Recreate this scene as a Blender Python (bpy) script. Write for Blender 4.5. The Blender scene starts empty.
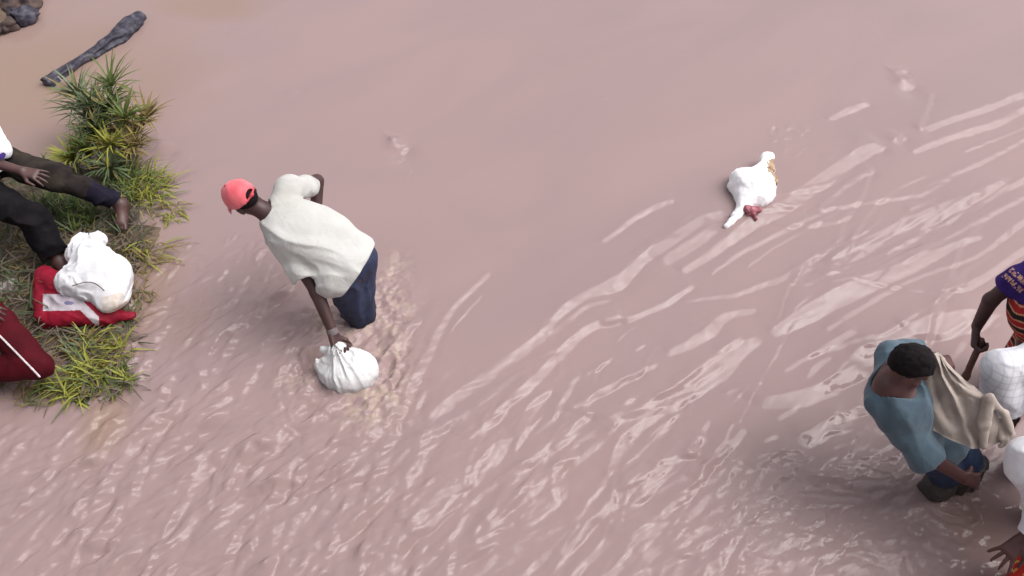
import bpy, math, random
import numpy as np
from mathutils import Vector, Matrix

# ------------------------------------------------------------------ camera, sky, sun, exposure
SC = bpy.context.scene
COL = SC.collection
CAM_F, CAM_H, CAM_T = 800.0, 4.1, math.radians(50)      # focal length in pixels of a 1024 frame, height over the water, pitch down
cam_data = bpy.data.cameras.new('camera')
cam_data.sensor_width = 36.0
cam_data.lens = 36.0 * CAM_F / 1024.0
cam_data.clip_end = 3000.0
cam = bpy.data.objects.new('camera', cam_data)
COL.objects.link(cam)
cam.location = (0, 0, CAM_H)
cam.rotation_euler = (math.pi / 2 - CAM_T, 0, 0)
SC.camera = cam

SUN_EL, SUN_ROT = math.radians(56), math.radians(84)     # towards the right and away from the camera
world = bpy.data.worlds.new('World')
SC.world = world
world.use_nodes = True
wn, wl = world.node_tree.nodes, world.node_tree.links
sky = wn.new('ShaderNodeTexSky')
sky.sky_type = 'NISHITA'
sky.sun_disc = False
sky.sun_elevation = SUN_EL
sky.sun_rotation = SUN_ROT
sky.dust_density = 5.0
sky.air_density = 1.0
desat = wn.new('ShaderNodeHueSaturation')                 # a white overcast sky
desat.inputs['Saturation'].default_value = 0.22
wl.new(sky.outputs[0], desat.inputs['Color'])
wl.new(desat.outputs[0], wn['Background'].inputs['Color'])
wn['Background'].inputs['Strength'].default_value = 0.15

sun_data = bpy.data.lights.new('sun', 'SUN')
sun_data.energy = 0.98
sun_data.angle = math.radians(50)
sun_data.color = (1.0, 0.955, 0.93)
sun = bpy.data.objects.new('sun', sun_data)
COL.objects.link(sun)
sd = Vector((math.sin(SUN_ROT) * math.cos(SUN_EL), math.cos(SUN_ROT) * math.cos(SUN_EL), math.sin(SUN_EL)))
sun.rotation_euler = (-sd).to_track_quat('-Z', 'Y').to_euler()
sun.location = (4, 6, 12)

SC.view_settings.view_transform = 'Standard'
SC.view_settings.look = 'None'
SC.view_settings.gamma = 1.0
SC.view_settings.use_curve_mapping = False
SC.view_settings.exposure = 0.55

# ------------------------------------------------------------------ small maths
V = lambda *a: np.array(a, float)
FWD = V(0, math.cos(CAM_T), -math.sin(CAM_T))
UPV = V(0, math.sin(CAM_T), math.cos(CAM_T))
CAMP = V(0, 0, CAM_H)


def at(u, v, z=0.0):
    """the point at height z that the photograph shows at pixel (u, v)"""
    d = FWD + V(1, 0, 0) * (u - 512) / CAM_F - UPV * (v - 288) / CAM_F
    return CAMP + d * ((z - CAM_H) / d[2])


def ppm(p):
    return CAM_F / float((p - CAMP) @ FWD)


def nrm(a):
    a = np.asarray(a, float)
    return a / (np.linalg.norm(a) + 1e-12)


def sstep(a, b, x):
    t = np.clip((x - a) / (b - a), 0, 1)
    return t * t * (3 - 2 * t)


def _hash(i, j, k, s):
    n = (i * 374761393 + j * 668265263 + k * 2147483647 + s * 974634777).astype(np.int64) & 0xffffffff
    n = ((n ^ (n >> 13)) * 1274126177) & 0xffffffff
    n = ((n ^ (n >> 16)) * 2246822519) & 0xffffffff
    return (n & 0xffff) / 65535.0


def noise3(p, s=0):
    p = np.asarray(p, float)
    f = np.floor(p).astype(np.int64)
    t = p - f
    t = t * t * t * (t * (t * 6 - 15) + 10)
    i, j, k = f[..., 0], f[..., 1], f[..., 2]
    r = 0
    for a in (0, 1):
        wx = t[..., 0] if a else 1 - t[..., 0]
        for b in (0, 1):
            wy = t[..., 1] if b else 1 - t[..., 1]
            for c in (0, 1):
                wz = t[..., 2] if c else 1 - t[..., 2]
                r = r + wx * wy * wz * _hash(i + a, j + b, k + c, s)
    return r * 2 - 1


def noise2(x, y, s=0):
    f, g = np.floor(x).astype(np.int64), np.floor(y).astype(np.int64)
    tx, ty = x - f, y - g
    tx = tx * tx * tx * (tx * (tx * 6 - 15) + 10)
    ty = ty * ty * ty * (ty * (ty * 6 - 15) + 10)
    z = np.zeros_like(f)
    return ((1 - tx) * ((1 - ty) * _hash(f, g, z, s) + ty * _hash(f, g + 1, z, s))
            + tx * ((1 - ty) * _hash(f + 1, g, z, s) + ty * _hash(f + 1, g + 1, z, s))) * 2 - 1


# ------------------------------------------------------------------ materials
def mat(name, color, rough=0.8, color2=None, scale=8.0, bump=0.0, bscale=200.0, spec=0.4, detail=4.0, lo=0.35, hi=0.65,
        wet=None, sheen=0.0, trans=0.0, crease=None):
    """procedural material: two colours mixed by noise, a fine bump; wet = (z0, z1, factor) darkens cloth soaked near the water"""
    m = bpy.data.materials.new(name)
    m.use_nodes = True
    nt = m.node_tree
    b = nt.nodes['Principled BSDF']
    if crease is None:
        crease = 0.22 if any(w in name for w in ('cotton', 'cloth', 'denim', 'poly', 'print', 'woven', 'cuff')) else 0
    b.inputs['Roughness'].default_value = rough
    b.inputs['Specular IOR Level'].default_value = spec
    if sheen:
        b.inputs['Sheen Weight'].default_value = sheen
    tc = nt.nodes.new('ShaderNodeTexCoord')
    nz = nt.nodes.new('ShaderNodeTexNoise')
    nz.inputs['Scale'].default_value = scale
    nz.inputs['Detail'].default_value = detail
    nt.links.new(tc.outputs['Object'], nz.inputs['Vector'])
    rp = nt.nodes.new('ShaderNodeMapRange')
    rp.inputs[1].default_value, rp.inputs[2].default_value = lo, hi
    nt.links.new(nz.outputs[0], rp.inputs[0])
    mx = nt.nodes.new('ShaderNodeMix')
    mx.data_type = 'RGBA'
    c2 = color2 or tuple(c * 0.8 for c in color)
    mx.inputs[6].default_value = (*color, 1)
    mx.inputs[7].default_value = (*c2, 1)
    nt.links.new(rp.outputs[0], mx.inputs[0])
    out = mx.outputs[2]
    if wet:
        gp = nt.nodes.new('ShaderNodeNewGeometry')
        sx = nt.nodes.new('ShaderNodeSeparateXYZ')
        nt.links.new(gp.outputs['Position'], sx.inputs[0])
        ad = nt.nodes.new('ShaderNodeMath')
        ad.operation = 'MULTIPLY_ADD'
        nt.links.new(nz.outputs[0], ad.inputs[0])
        ad.inputs[1].default_value = 0.12
        nt.links.new(sx.outputs[2], ad.inputs[2])
        wr = nt.nodes.new('ShaderNodeMapRange')
        wr.inputs[1].default_value, wr.inputs[2].default_value = wet[0] + 0.06, wet[1] + 0.06
        wr.inputs[3].default_value, wr.inputs[4].default_value = wet[2], 1.0
        nt.links.new(ad.outputs[0], wr.inputs[0])
        mw = nt.nodes.new('ShaderNodeMix')
        mw.data_type = 'RGBA'
        mw.blend_type = 'MULTIPLY'
        mw.inputs[0].default_value = 1
        nt.links.new(out, mw.inputs[6])
        nt.links.new(wr.outputs[0], mw.inputs[7])
        out = mw.outputs[2]
    nt.links.new(out, b.inputs['Base Color'])
    if bump:
        n2 = nt.nodes.new('ShaderNodeTexNoise')
        n2.inputs['Scale'].default_value = bscale
        n2.inputs['Detail'].default_value = 3
        nt.links.new(tc.outputs['Object'], n2.inputs['Vector'])
        if crease:
            n3 = nt.nodes.new('ShaderNodeTexNoise')
            n3.inputs['Scale'].default_value = 11
            n3.inputs['Detail'].default_value = 2
            n3.inputs['Distortion'].default_value = 1.3
            nt.links.new(tc.outputs['Object'], n3.inputs['Vector'])
            b3 = nt.nodes.new('ShaderNodeBump')
            b3.inputs['Strength'].default_value = crease
            b3.inputs['Distance'].default_value = 0.03
            nt.links.new(n3.outputs[0], b3.inputs['Height'])
        bp = nt.nodes.new('ShaderNodeBump')
        bp.inputs['Strength'].default_value = bump
        if crease:
            nt.links.new(b3.outputs[0], bp.inputs['Normal'])
        bp.inputs['Distance'].default_value = 0.004
        nt.links.new(n2.outputs[0], bp.inputs['Height'])
        nt.links.new(bp.outputs[0], b.inputs['Normal'])
    if trans:
        b.inputs['Subsurface Weight'].default_value = trans
        b.inputs['Subsurface Radius'].default_value = (0.01, 0.01, 0.01)
    return m


M = {}
M['skin'] = mat('dark_skin', (0.060, 0.025, 0.023), 0.5, (0.042, 0.017, 0.017), 9, 0.25, 160, 0.5)
M['skin_warm'] = mat('brown_skin', (0.100, 0.038, 0.034), 0.45, (0.066, 0.026, 0.025), 9, 0.25, 160, 0.5)
M['skin_sole'] = mat('foot_skin', (0.090, 0.042, 0.038), 0.5, (0.055, 0.026, 0.025), 14, 0.25, 160, 0.5)
M['hair'] = mat('black_hair', (0.006, 0.004, 0.005), 0.8, (0.012, 0.009, 0.010), 60, 0.9, 260, 0.12)
M['eye'] = mat('eye', (0.55, 0.5, 0.46), 0.2, (0.5, 0.44, 0.4), 10)
M['cap'] = mat('faded_red_cotton', (0.66, 0.10, 0.125), 0.9, (0.74, 0.16, 0.18), 14, 0.4, 300, 0.2, sheen=0.2)
M['cap_dark'] = mat('red_cotton_strap', (0.55, 0.08, 0.10), 0.9, None, 14, 0.4, 300, 0.2)
M['shirt_white'] = mat('off_white_cotton', (0.52, 0.515, 0.50), 0.9, (0.41, 0.40, 0.375), 5, 0.12, 260, 0.2, sheen=0.15, lo=0.3, hi=0.75)
M['shirt_bright'] = mat('white_cotton', (0.78, 0.77, 0.80), 0.9, (0.66, 0.65, 0.70), 5, 0.12, 260, 0.2, sheen=0.15)
M['shirt_blue'] = mat('washed_blue_cotton', (0.086, 0.128, 0.162), 0.9, (0.058, 0.092, 0.122), 7, 0.4, 260, 0.2, sheen=0.2)
M['navy'] = mat('navy_denim', (0.012, 0.018, 0.050), 0.65, (0.022, 0.032, 0.075), 9, 0.5, 240, 0.35, wet=(0.0, 0.22, 0.5))
M['denim'] = mat('blue_denim', (0.020, 0.042, 0.095), 0.7, (0.014, 0.028, 0.065), 9, 0.5, 240, 0.3, wet=(0.0, 0.25, 0.5))
M['dark_wet'] = mat('wet_dark_cloth', (0.030, 0.026, 0.027), 0.35, (0.05, 0.042, 0.040), 14, 0.6, 120, 0.5)
M['brown_cloth'] = mat('brown_trouser_cloth', (0.018, 0.013, 0.013), 0.9, (0.045, 0.036, 0.025), 8, 0.5, 220, 0.2, lo=0.45, hi=0.75)
M['black_cloth'] = mat('black_trouser_cloth', (0.006, 0.005, 0.007), 0.9, (0.012, 0.010, 0.012), 8, 0.5, 220, 0.1)
M['cuff'] = mat('navy_trouser_cuff', (0.009, 0.008, 0.018), 0.9, (0.016, 0.013, 0.024), 10, 0.5, 220, 0.12)
M['track_red'] = mat('dark_red_polyester', (0.075, 0.003, 0.008), 0.8, (0.052, 0.002, 0.006), 6, 0.25, 220, 0.15)
M['stripe_white'] = mat('white_piping', (0.62, 0.55, 0.56), 0.6, None, 20)
M['purple'] = mat('violet_cloth', (0.050, 0.024, 0.180), 0.85, (0.034, 0.016, 0.12), 9, 0.4, 240, 0.15)
M['emblem'] = mat('yellow_print', (0.62, 0.36, 0.22), 0.7, (0.35, 0.17, 0.17), 60, lo=0.45, hi=0.55)
M['pattern_red'] = mat('red_wax_print', (0.46, 0.025, 0.025), 0.8, (0.36, 0.018, 0.025), 12, 0.3, 240, 0.3)
M['pattern_black'] = mat('black_wax_print', (0.016, 0.010, 0.012), 0.8, (0.03, 0.014, 0.016), 12, 0.3, 240, 0.3)
M['pattern_orange'] = mat('orange_wax_print', (0.60, 0.26, 0.14), 0.8, (0.65, 0.35, 0.2), 12, 0.3, 240, 0.3)
M['pink'] = mat('pink_cloth', (0.72, 0.34, 0.40), 0.8, (0.62, 0.27, 0.35), 12, 0.3, 240, 0.3)
M['red_dot'] = mat('red_cloth', (0.60, 0.03, 0.02), 0.8, (0.5, 0.02, 0.02), 12, 0.3, 240, 0.3)
M['yellow_dot'] = mat('yellow_cloth', (0.75, 0.42, 0.08), 0.8, None, 12)
M['sack_white'] = mat('white_sackcloth', (0.74, 0.735, 0.74), 0.85, (0.60, 0.585, 0.59), 9, 0.4, 220, 0.2, wet=(-0.02, 0.10, 0.60))
M['sack_white2'] = mat('white_bank_sackcloth', (0.74, 0.74, 0.77), 0.85, (0.62, 0.61, 0.64), 8, 0.4, 220, 0.2)
M['sack_soiled'] = mat('soiled_sackcloth', (0.58, 0.49, 0.42), 0.9, (0.74, 0.71, 0.70), 22, 0.4, 220, 0.2)
M['sack_beige'] = mat('beige_sackcloth', (0.44, 0.375, 0.335), 0.9, (0.33, 0.27, 0.24), 9, 0.6, 320, 0.2, lo=0.4, hi=0.7)
M['bag_red'] = mat('red_woven_plastic', (0.28, 0.007, 0.026), 0.65, (0.19, 0.004, 0.018), 9, 0.4, 240, 0.25)
M['bag_grey'] = mat('pale_grey_woven_plastic', (0.50, 0.45, 0.49), 0.6, (0.42, 0.37, 0.42), 12, 0.4, 240, 0.4)
M['bag_print'] = mat('blue_grey_print', (0.10, 0.09, 0.20), 0.6, (0.2, 0.18, 0.3), 50)
M['bird'] = mat('white_plumage', (0.88, 0.86, 0.87), 0.9, (0.82, 0.79, 0.81), 14, 0.3, 120, 0.2)
M['bird_pink'] = mat('pink_skin_patch', (0.72, 0.44, 0.50), 0.7, (0.80, 0.60, 0.64), 20)
M['bird_brown'] = mat('brown_feathers', (0.25, 0.17, 0.11), 0.9, (0.42, 0.30, 0.20), 30, lo=0.4, hi=0.6)
M['bird_red'] = mat('red_flesh', (0.20, 0.035, 0.055), 0.6, (0.42, 0.16, 0.19), 40)
M['wood'] = mat('dark_wood', (0.085, 0.040, 0.034), 0.6, (0.12, 0.062, 0.05), 20, 0.4, 80)
M['log'] = mat('wet_bark', (0.026, 0.023, 0.036), 0.5, (0.085, 0.080, 0.105), 16, 0.9, 60, 0.25, lo=0.42, hi=0.70)
M['rock'] = mat('muddy_rock', (0.105, 0.070, 0.058), 0.8, (0.045, 0.034, 0.038), 16, 0.9, 40, 0.2)
M['debris_pale'] = mat('pale_wet_plastic', (0.40, 0.37, 0.36), 0.4, (0.20, 0.17, 0.15), 12, 0.4, 60, 0.5)
M['leaf_mid'] = mat('cane_leaf_green', (0.080, 0.120, 0.026), 0.55, (0.110, 0.140, 0.034), 5, 0.0, spec=0.35)
M['leaf_dark'] = mat('dark_leaf_green', (0.035, 0.058, 0.020), 0.55, (0.055, 0.075, 0.030), 5, 0.0, spec=0.35)
M['leaf_pale'] = mat('grey_leaf_green', (0.130, 0.160, 0.085), 0.5, (0.090, 0.125, 0.055), 5, 0.0, spec=0.4)
M['leaf_lime'] = mat('lime_grass', (0.29, 0.29, 0.045), 0.6, (0.19, 0.20, 0.035), 6, 0.0, spec=0.3)
M['leaf_dry'] = mat('dry_grass', (0.23, 0.175, 0.060), 0.7, (0.14, 0.10, 0.04), 6, 0.0, spec=0.3)
M['stem'] = mat('plant_stem', (0.10, 0.07, 0.035), 0.7, (0.06, 0.045, 0.025), 20)
M['litter'] = mat('dead_stems', (0.085, 0.066, 0.052), 0.8, (0.16, 0.13, 0.095), 8, 0.0)


def mud_material():
    m = mat('bank_mud', (0.050, 0.037, 0.028), 0.7, (0.125, 0.088, 0.062), 5.0, 0.9, 30, 0.25, detail=8)
    return m


M['mud'] = mud_material()


def water_material():
    m = bpy.data.materials.new('silty_river_water')
    m.use_nodes = True
    nt = m.node_tree
    L = nt.links.new
    nt.nodes.remove(nt.nodes['Principled BSDF'])
    silt_bsdf = nt.nodes.new('ShaderNodeBsdfDiffuse')        # light scattered back by the silt under the surface: does not follow the ripples
    level = nt.nodes.new('ShaderNodeCombineXYZ')
    level.inputs[2].default_value = 1.0
    skin_bsdf = nt.nodes.new('ShaderNodeBsdfGlossy')         # the reflecting skin of the water
    skin_bsdf.inputs['Roughness'].default_value = 0.09
    fres = nt.nodes.new('ShaderNodeFresnel')
    fres.inputs['IOR'].default_value = 1.333
    both = nt.nodes.new('ShaderNodeMixShader')
    geo = nt.nodes.new('ShaderNodeNewGeometry')
    lean = nt.nodes.new('ShaderNodeMix')
    lean.data_type = 'VECTOR'
    la = nt.nodes.new('ShaderNodeAttribute')
    la.attribute_name = 'froth'
    lm = nt.nodes.new('ShaderNodeMath')
    lm.operation = 'MULTIPLY_ADD'
    L(la.outputs['Fac'], lm.inputs[0])
    lm.inputs[1].default_value, lm.inputs[2].default_value = 0.30, 0.28
    L(lm.outputs[0], lean.inputs[0])
    L(level.outputs[0], lean.inputs[4])
    L(geo.outputs['Normal'], lean.inputs[5])
    L(lean.outputs[1], silt_bsdf.inputs['Normal'])
    L(fres.outputs[0], both.inputs[0])
    L(silt_bsdf.outputs[0], both.inputs[1])
    L(skin_bsdf.outputs[0], both.inputs[2])
    L(both.outputs[0], nt.nodes['Material Output'].inputs['Surface'])
    tc = nt.nodes.new('ShaderNodeTexCoord')

    def attr(n):
        a = nt.nodes.new('ShaderNodeAttribute')
        a.attribute_name = n
        return a.outputs['Fac']

    def noise(scale, detail, vec=None):
        n = nt.nodes.new('ShaderNodeTexNoise')
        n.inputs['Scale'].default_value = scale
        n.inputs['Detail'].default_value = detail
        L(vec or tc.outputs['Object'], n.inputs['Vector'])
        return n.outputs[0]

    def mix(f, a, c):
        x = nt.nodes.new('ShaderNodeMix')
        x.data_type = 'RGBA'
        for k, v in ((0, f), (6, a), (7, c)):
            if isinstance(v, (tuple, float)):
                x.inputs[k].default_value = (*v, 1) if isinstance(v, tuple) else v
            else:
                L(v, x.inputs[k])
        return x.outputs[2]

    def ramp(v, a, c, o0=0.0, o1=1.0):
        r = nt.nodes.new('ShaderNodeMapRange')
        r.inputs[1].default_value, r.inputs[2].default_value = a, c
        r.inputs[3].default_value, r.inputs[4].default_value = o0, o1
        L(v, r.inputs[0])
        return r.outputs[0]

    def along_flow(sx, sy):
        r = nt.nodes.new('ShaderNodeMapping')
        r.inputs['Rotation'].default_value = (0, 0, math.radians(-41))
        L(tc.outputs['Object'], r.inputs['Vector'])
        s = nt.nodes.new('ShaderNodeMapping')
        s.inputs['Scale'].default_value = (sx, sy, 1)
        L(r.outputs[0], s.inputs['Vector'])
        return s.outputs[0]

    sn = noise(1.0, 7, along_flow(0.5, 1.3))
    sn.node.inputs['Distortion'].default_value = 0.8
    silt = mix(ramp(sn, 0.30, 0.70), WATER_A, WATER_B)
    silt = mix(attr('tan'), silt, WATER_TAN)
    silt = mix(attr('foam'), silt, WATER_FOAM)
    L(silt, silt_bsdf.inputs['Color'])
    n1 = noise(1.0, 4, along_flow(12, 30))
    am = nt.nodes.new('ShaderNodeMath')
    am.operation = 'MULTIPLY'
    L(n1, am.inputs[0])
    L(attr('chop'), am.inputs[1])
    bp = nt.nodes.new('ShaderNodeBump')
    bp.inputs['Strength'].default_value = 1.0
    bp.inputs['Distance'].default_value = 0.007
    L(am.outputs[0], bp.inputs['Height'])
    L(bp.outputs[0], skin_bsdf.inputs['Normal'])
    L(bp.outputs[0], fres.inputs['Normal'])
    return m


WATER_A, WATER_B = (0.302, 0.213, 0.208), (0.274, 0.197, 0.195)
WATER_TAN, WATER_FOAM = (0.268, 0.184, 0.150), (0.360, 0.275, 0.235)
M['water'] = water_material()


# ------------------------------------------------------------------ object helpers
def tag(o, label=None, cat=None, group=None, kind=None):
    if label:
        o['label'] = label
    if cat:
        o['category'] = cat
    if group:
        o['group'] = group
    if kind:
        o['kind'] = kind
    return o


def empty(name, loc, label, cat, group=None):
    o = bpy.data.objects.new(name, None)
    o.empty_display_size = 0.1
    COL.objects.link(o)
    o.location = tuple(loc)
    return tag(o, label, cat, group)


def link_mesh(name, verts, faces, mats, parent=None, smooth=True, midx=None):
    """mesh object from arrays in world coordinates; a parented part keeps its world place"""
    verts = np.asarray(verts, np.float32)
    me = bpy.data.meshes.new(name)
    if isinstance(faces, np.ndarray):
        n, w = faces.shape
        me.vertices.add(len(verts))
        me.vertices.foreach_set('co', verts.ravel())
        me.loops.add(n * w)
        me.loops.foreach_set('vertex_index', faces.astype(np.int32).ravel())
        me.polygons.add(n)
        me.polygons.foreach_set('loop_start', np.arange(0, n * w, w, dtype=np.int32))
    else:
        me.from_pydata(verts.tolist(), [], faces)
    mats = mats if isinstance(mats, (list, tuple)) else [mats]
    for m in mats:
        me.materials.append(m)
    me.update(calc_edges=True)
    if smooth:
        me.polygons.foreach_set('use_smooth', np.ones(len(me.polygons), bool))
    if midx is not None:
        me.polygons.foreach_set('material_index', midx.astype(np.int32))
    o = bpy.data.objects.new(name, me)
    COL.objects.link(o)
    if parent is not None:
        o.parent = parent
        loc = Vector((0, 0, 0))
        p = parent
        while p is not None:
            loc += p.location
            p = p.parent
        o.location = -loc
    return o


# ------------------------------------------------------------------ solid shapes from distance fields
def cone(a, b, ra, rb, k=None, flat=0):
    return dict(t='cone', a=np.asarray(a, float), b=np.asarray(b, float), ra=ra, rb=rb, k=k, flat=flat)


def ell(c, r, ax=None, k=None, cut=None):
    """ellipsoid; ax = rows of unit axes; cut = (point, normal) keeps the side the normal points away from"""
    return dict(t='ell', c=np.asarray(c, float), r=np.asarray(r, float), ax=np.eye(3) if ax is None else np.asarray(ax, float), k=k, cut=cut)


def prim_box(p, m):
    if p['t'] == 'cone':
        lo = np.minimum(p['a'] - p['ra'], p['b'] - p['rb'])
        hi = np.maximum(p['a'] + p['ra'], p['b'] + p['rb'])
    else:
        e = np.sqrt(((p['ax'] * p['r'][:, None]) ** 2).sum(0))
        lo, hi = p['c'] - e, p['c'] + e
    return lo - m, hi + m


def prim_dist(p, P):
    if p['t'] == 'cone':
        ab = p['b'] - p['a']
        l2 = ab @ ab + 1e-12
        q = P - p['a']
        t0 = (q @ ab) / l2
        t = np.clip(t0, 0, 1)
        d = np.linalg.norm(q - t[..., None] * ab, axis=-1) - (p['ra'] + (p['rb'] - p['ra']) * t)
        L = math.sqrt(l2)
        if p['flat'] & 1:
            d = np.maximum(d, (t0 - 1) * L)
        if p['flat'] & 2:
            d = np.maximum(d, -t0 * L)
        return d
    q = (P - p['c']) @ p['ax'].T
    k0 = np.linalg.norm(q / p['r'], axis=-1)
    k1 = np.linalg.norm(q / (p['r'] ** 2), axis=-1) + 1e-9
    d = k0 * (k0 - 1) / k1
    if p['cut'] is not None:
        d = np.maximum(d, (P - np.asarray(p['cut'][0])) @ nrm(p['cut'][1]))
    return d


def surface(prims, vox=0.007, k=0.02, subs=(), planes=(), disp=None, sub_k=0.004):
    """blend the shapes and return (verts, quads) of the skin by surface nets"""
    m = 0.05
    boxes = [prim_box(p, m) for p in prims]
    lo = np.min([b[0] for b in boxes], 0)
    hi = np.max([b[1] for b in boxes], 0)
    n = np.ceil((hi - lo) / vox).astype(int) + 2
    D = np.full(n, 0.2, np.float32)
    axs = [lo[i] + np.arange(n[i]) * vox for i in range(3)]

    def region(b):
        s = []
        for i in range(3):
            a0 = max(0, int((b[0][i] - lo[i]) / vox))
            a1 = min(n[i], int((b[1][i] - lo[i]) / vox) + 2)
            s.append(slice(a0, max(a0, a1)))
        g = np.meshgrid(*[axs[i][s[i]] for i in range(3)], indexing='ij')
        return tuple(s), np.stack(g, -1)

    for p, b in zip(prims, boxes):
        s, P = region(b)
        d = prim_dist(p, P)
        kk = p['k'] if p['k'] is not None else k
        o = D[s]
        h = np.clip(0.5 + 0.5 * (o - d) / kk, 0, 1)
        D[s] = o + (d - o) * h - kk * h * (1 - h)
    if disp is not None:
        w = np.argwhere(np.abs(D) < 0.045)
        P = lo + w * vox
        D[w[:, 0], w[:, 1], w[:, 2]] += disp(P)
    for p in subs:
        s, P = region(prim_box(p, m))
        if P.size == 0:
            continue
        d = -prim_dist(p, P)
        D[s] = np.maximum(D[s], d)
    for pt, nn in planes:
        nn = nrm(nn)
        G = (axs[0][:, None, None] - pt[0]) * nn[0] + (axs[1][None, :, None] - pt[1]) * nn[1] + (axs[2][None, None, :] - pt[2]) * nn[2]
        D = np.maximum(D, G).astype(np.float32)
    D[0], D[-1], D[:, 0], D[:, -1], D[:, :, 0], D[:, :, -1] = (0.1,) * 6
    S = D < 0
    cnt = np.zeros(np.array(S.shape) - 1, np.int8)
    for a in (0, 1):
        for b in (0, 1):
            for c in (0, 1):
                cnt += S[a:S.shape[0] - 1 + a, b:S.shape[1] - 1 + b, c:S.shape[2] - 1 + c]
    act = np.argwhere((cnt > 0) & (cnt < 8))
    idx = np.full(cnt.shape, -1, np.int64)
    idx[act[:, 0], act[:, 1], act[:, 2]] = np.arange(len(act))
    acc = np.zeros((len(act), 3))
    num = np.zeros(len(act))
    cor = [(a, b, c) for a in (0, 1) for b in (0, 1) for c in (0, 1)]
    for i, ca in enumerate(cor):
        for cb in cor[i + 1:]:
            if sum(abs(x - y) for x, y in zip(ca, cb)) != 1:
                continue
            da = D[act[:, 0] + ca[0], act[:, 1] + ca[1], act[:, 2] + ca[2]]
            db = D[act[:, 0] + cb[0], act[:, 1] + cb[1], act[:, 2] + cb[2]]
            x = (da < 0) != (db < 0)
            t = np.where(x, da / np.where(x, da - db, 1), 0)
            pt = np.array(ca) + t[:, None] * (np.array(cb) - np.array(ca))
            acc += np.where(x[:, None], pt, 0)
            num += x
    verts = lo + (act + acc / np.maximum(num, 1)[:, None]) * vox
    quads = []
    for ax in range(3):
        u, v = [(1, 2), (2, 0), (0, 1)][ax]
        sa = [slice(1, -1)] * 3
        sa[ax] = slice(0, -1)
        sb = list(sa)
        sb[ax] = slice(1, None)
        A, B = S[tuple(sa)], S[tuple(sb)]
        for flip, cond in ((False, A & ~B), (True, ~A & B)):
            e = np.argwhere(cond) + 1
            e[:, ax] -= 1
            if not len(e):
                continue
            c = []
            for du, dv in ((0, 0), (-1, 0), (-1, -1), (0, -1)):
                q = e.copy()
                q[:, u] += du
                q[:, v] += dv
                c.append(idx[q[:, 0], q[:, 1], q[:, 2]])
            c = np.stack(c, 1)
            quads.append(c[:, ::-1] if flip else c)
    quads = np.concatenate(quads)
    # two smoothing passes take the grid stepping off the surface
    for _ in range(2):
        nb = np.zeros_like(verts)
        nc = np.zeros(len(verts))
        for i in range(4):
            a, b = quads[:, i], quads[:, (i + 1) % 4]
            for j in range(3):
                nb[:, j] += np.bincount(a, verts[b, j], len(verts)) + np.bincount(b, verts[a, j], len(verts))
            nc += np.bincount(a, minlength=len(verts)) + np.bincount(b, minlength=len(verts))
        verts = verts * 0.5 + 0.5 * nb / np.maximum(nc, 1)[:, None]
    return verts, quads


def solid(name, prims, mats, parent=None, colour=None, **kw):
    v, q = surface(prims, **kw)
    mi = None
    if colour is not None:
        mi = colour(v[q].mean(1))
    return link_mesh(name, v, q, mats, parent, midx=mi)


def folds(amp, fr, ax, seed, warp=0.6):
    """cloth folds: ridged noise, long along ax[0]; fr = frequency along and across"""
    A = np.asarray(ax, float)

    def f(P):
        q = P @ A.T
        w = noise3(q * 5, seed + 3) * warp
        a = noise3(np.stack([q[:, 0] * fr[0], q[:, 1] * fr[1] + w, q[:, 2] * fr[1] - w], -1), seed)
        b = noise3(np.stack([q[:, 0] * fr[0] * 2.1, q[:, 1] * fr[1] * 2.2 + w, q[:, 2] * fr[1] * 2.2], -1), seed + 7)
        c = noise3(np.stack([q[:, 0] * fr[0] * 3.5 + w, q[:, 1] * fr[1] * 3.6 + w, q[:, 2] * fr[1] * 3.6], -1), seed + 9)
        return amp * (np.abs(a) * 2.0 - 0.6 + 0.55 * (np.abs(b) - 0.3) + 0.12 * c)
    return f


# ------------------------------------------------------------------ people
def basis(f, up):
    """rows: left, forward, up"""
    f = nrm(f)
    l = nrm(np.cross(up, f))
    return np.stack([l, f, np.cross(f, l)])


def hand_prims(wr, d, palm, curl=0.5, spread=0.25, side=1, s=1.0, bend=None):
    """palm, four fingers of unequal length in three bones, thumb from the side; d = pointing way, palm = way the palm faces"""
    d = nrm(d)
    palm = nrm(np.asarray(palm) - d * (np.asarray(palm) @ d))
    x = nrm(np.cross(d, palm)) * side            # towards the thumb
    P = []
    k0 = wr + d * 0.085 * s
    for o in (-0.027, -0.009, 0.009, 0.026):
        P.append(cone(wr + d * 0.012 * s + x * o * 0.72 * s, k0 + x * o * s, 0.0155 * s, 0.0125 * s, 0.012))
    for i, (o, ln) in enumerate(((-0.030, 0.062), (-0.010, 0.079), (0.011, 0.085), (0.031, 0.076))):
        p = k0 + x * o * s
        dd = nrm(d + x * spread * o / 0.03)
        ang = 0.0
        for j, (fr, rr) in enumerate(((0.45, 0.0098), (0.31, 0.0088), (0.24, 0.0078))):
            ang += curl * (0.75, 1.0, 0.7)[j] * (1 + 0.08 * (i - 1.5))
            e = dd * math.cos(ang) + palm * math.sin(ang)
            q = p + e * ln * fr * s
            P.append(cone(p, q, rr * s, (rr - 0.001) * s, 0.004))
            p = q
    p = wr + d * 0.030 * s + x * 0.026 * s
    e = nrm(d * 0.6 + x * 0.75 + palm * 0.35)
    q = p + e * 0.042 * s
    P.append(cone(p, q, 0.015 * s, 0.0115 * s, 0.010))
    e = nrm(d * 0.9 + x * (0.25 - 0.5 * curl) + palm * (0.2 + 0.7 * curl))
    P.append(cone(q, q + e * 0.045 * s, 0.0110 * s, 0.0085 * s, 0.004))
    return P


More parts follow.
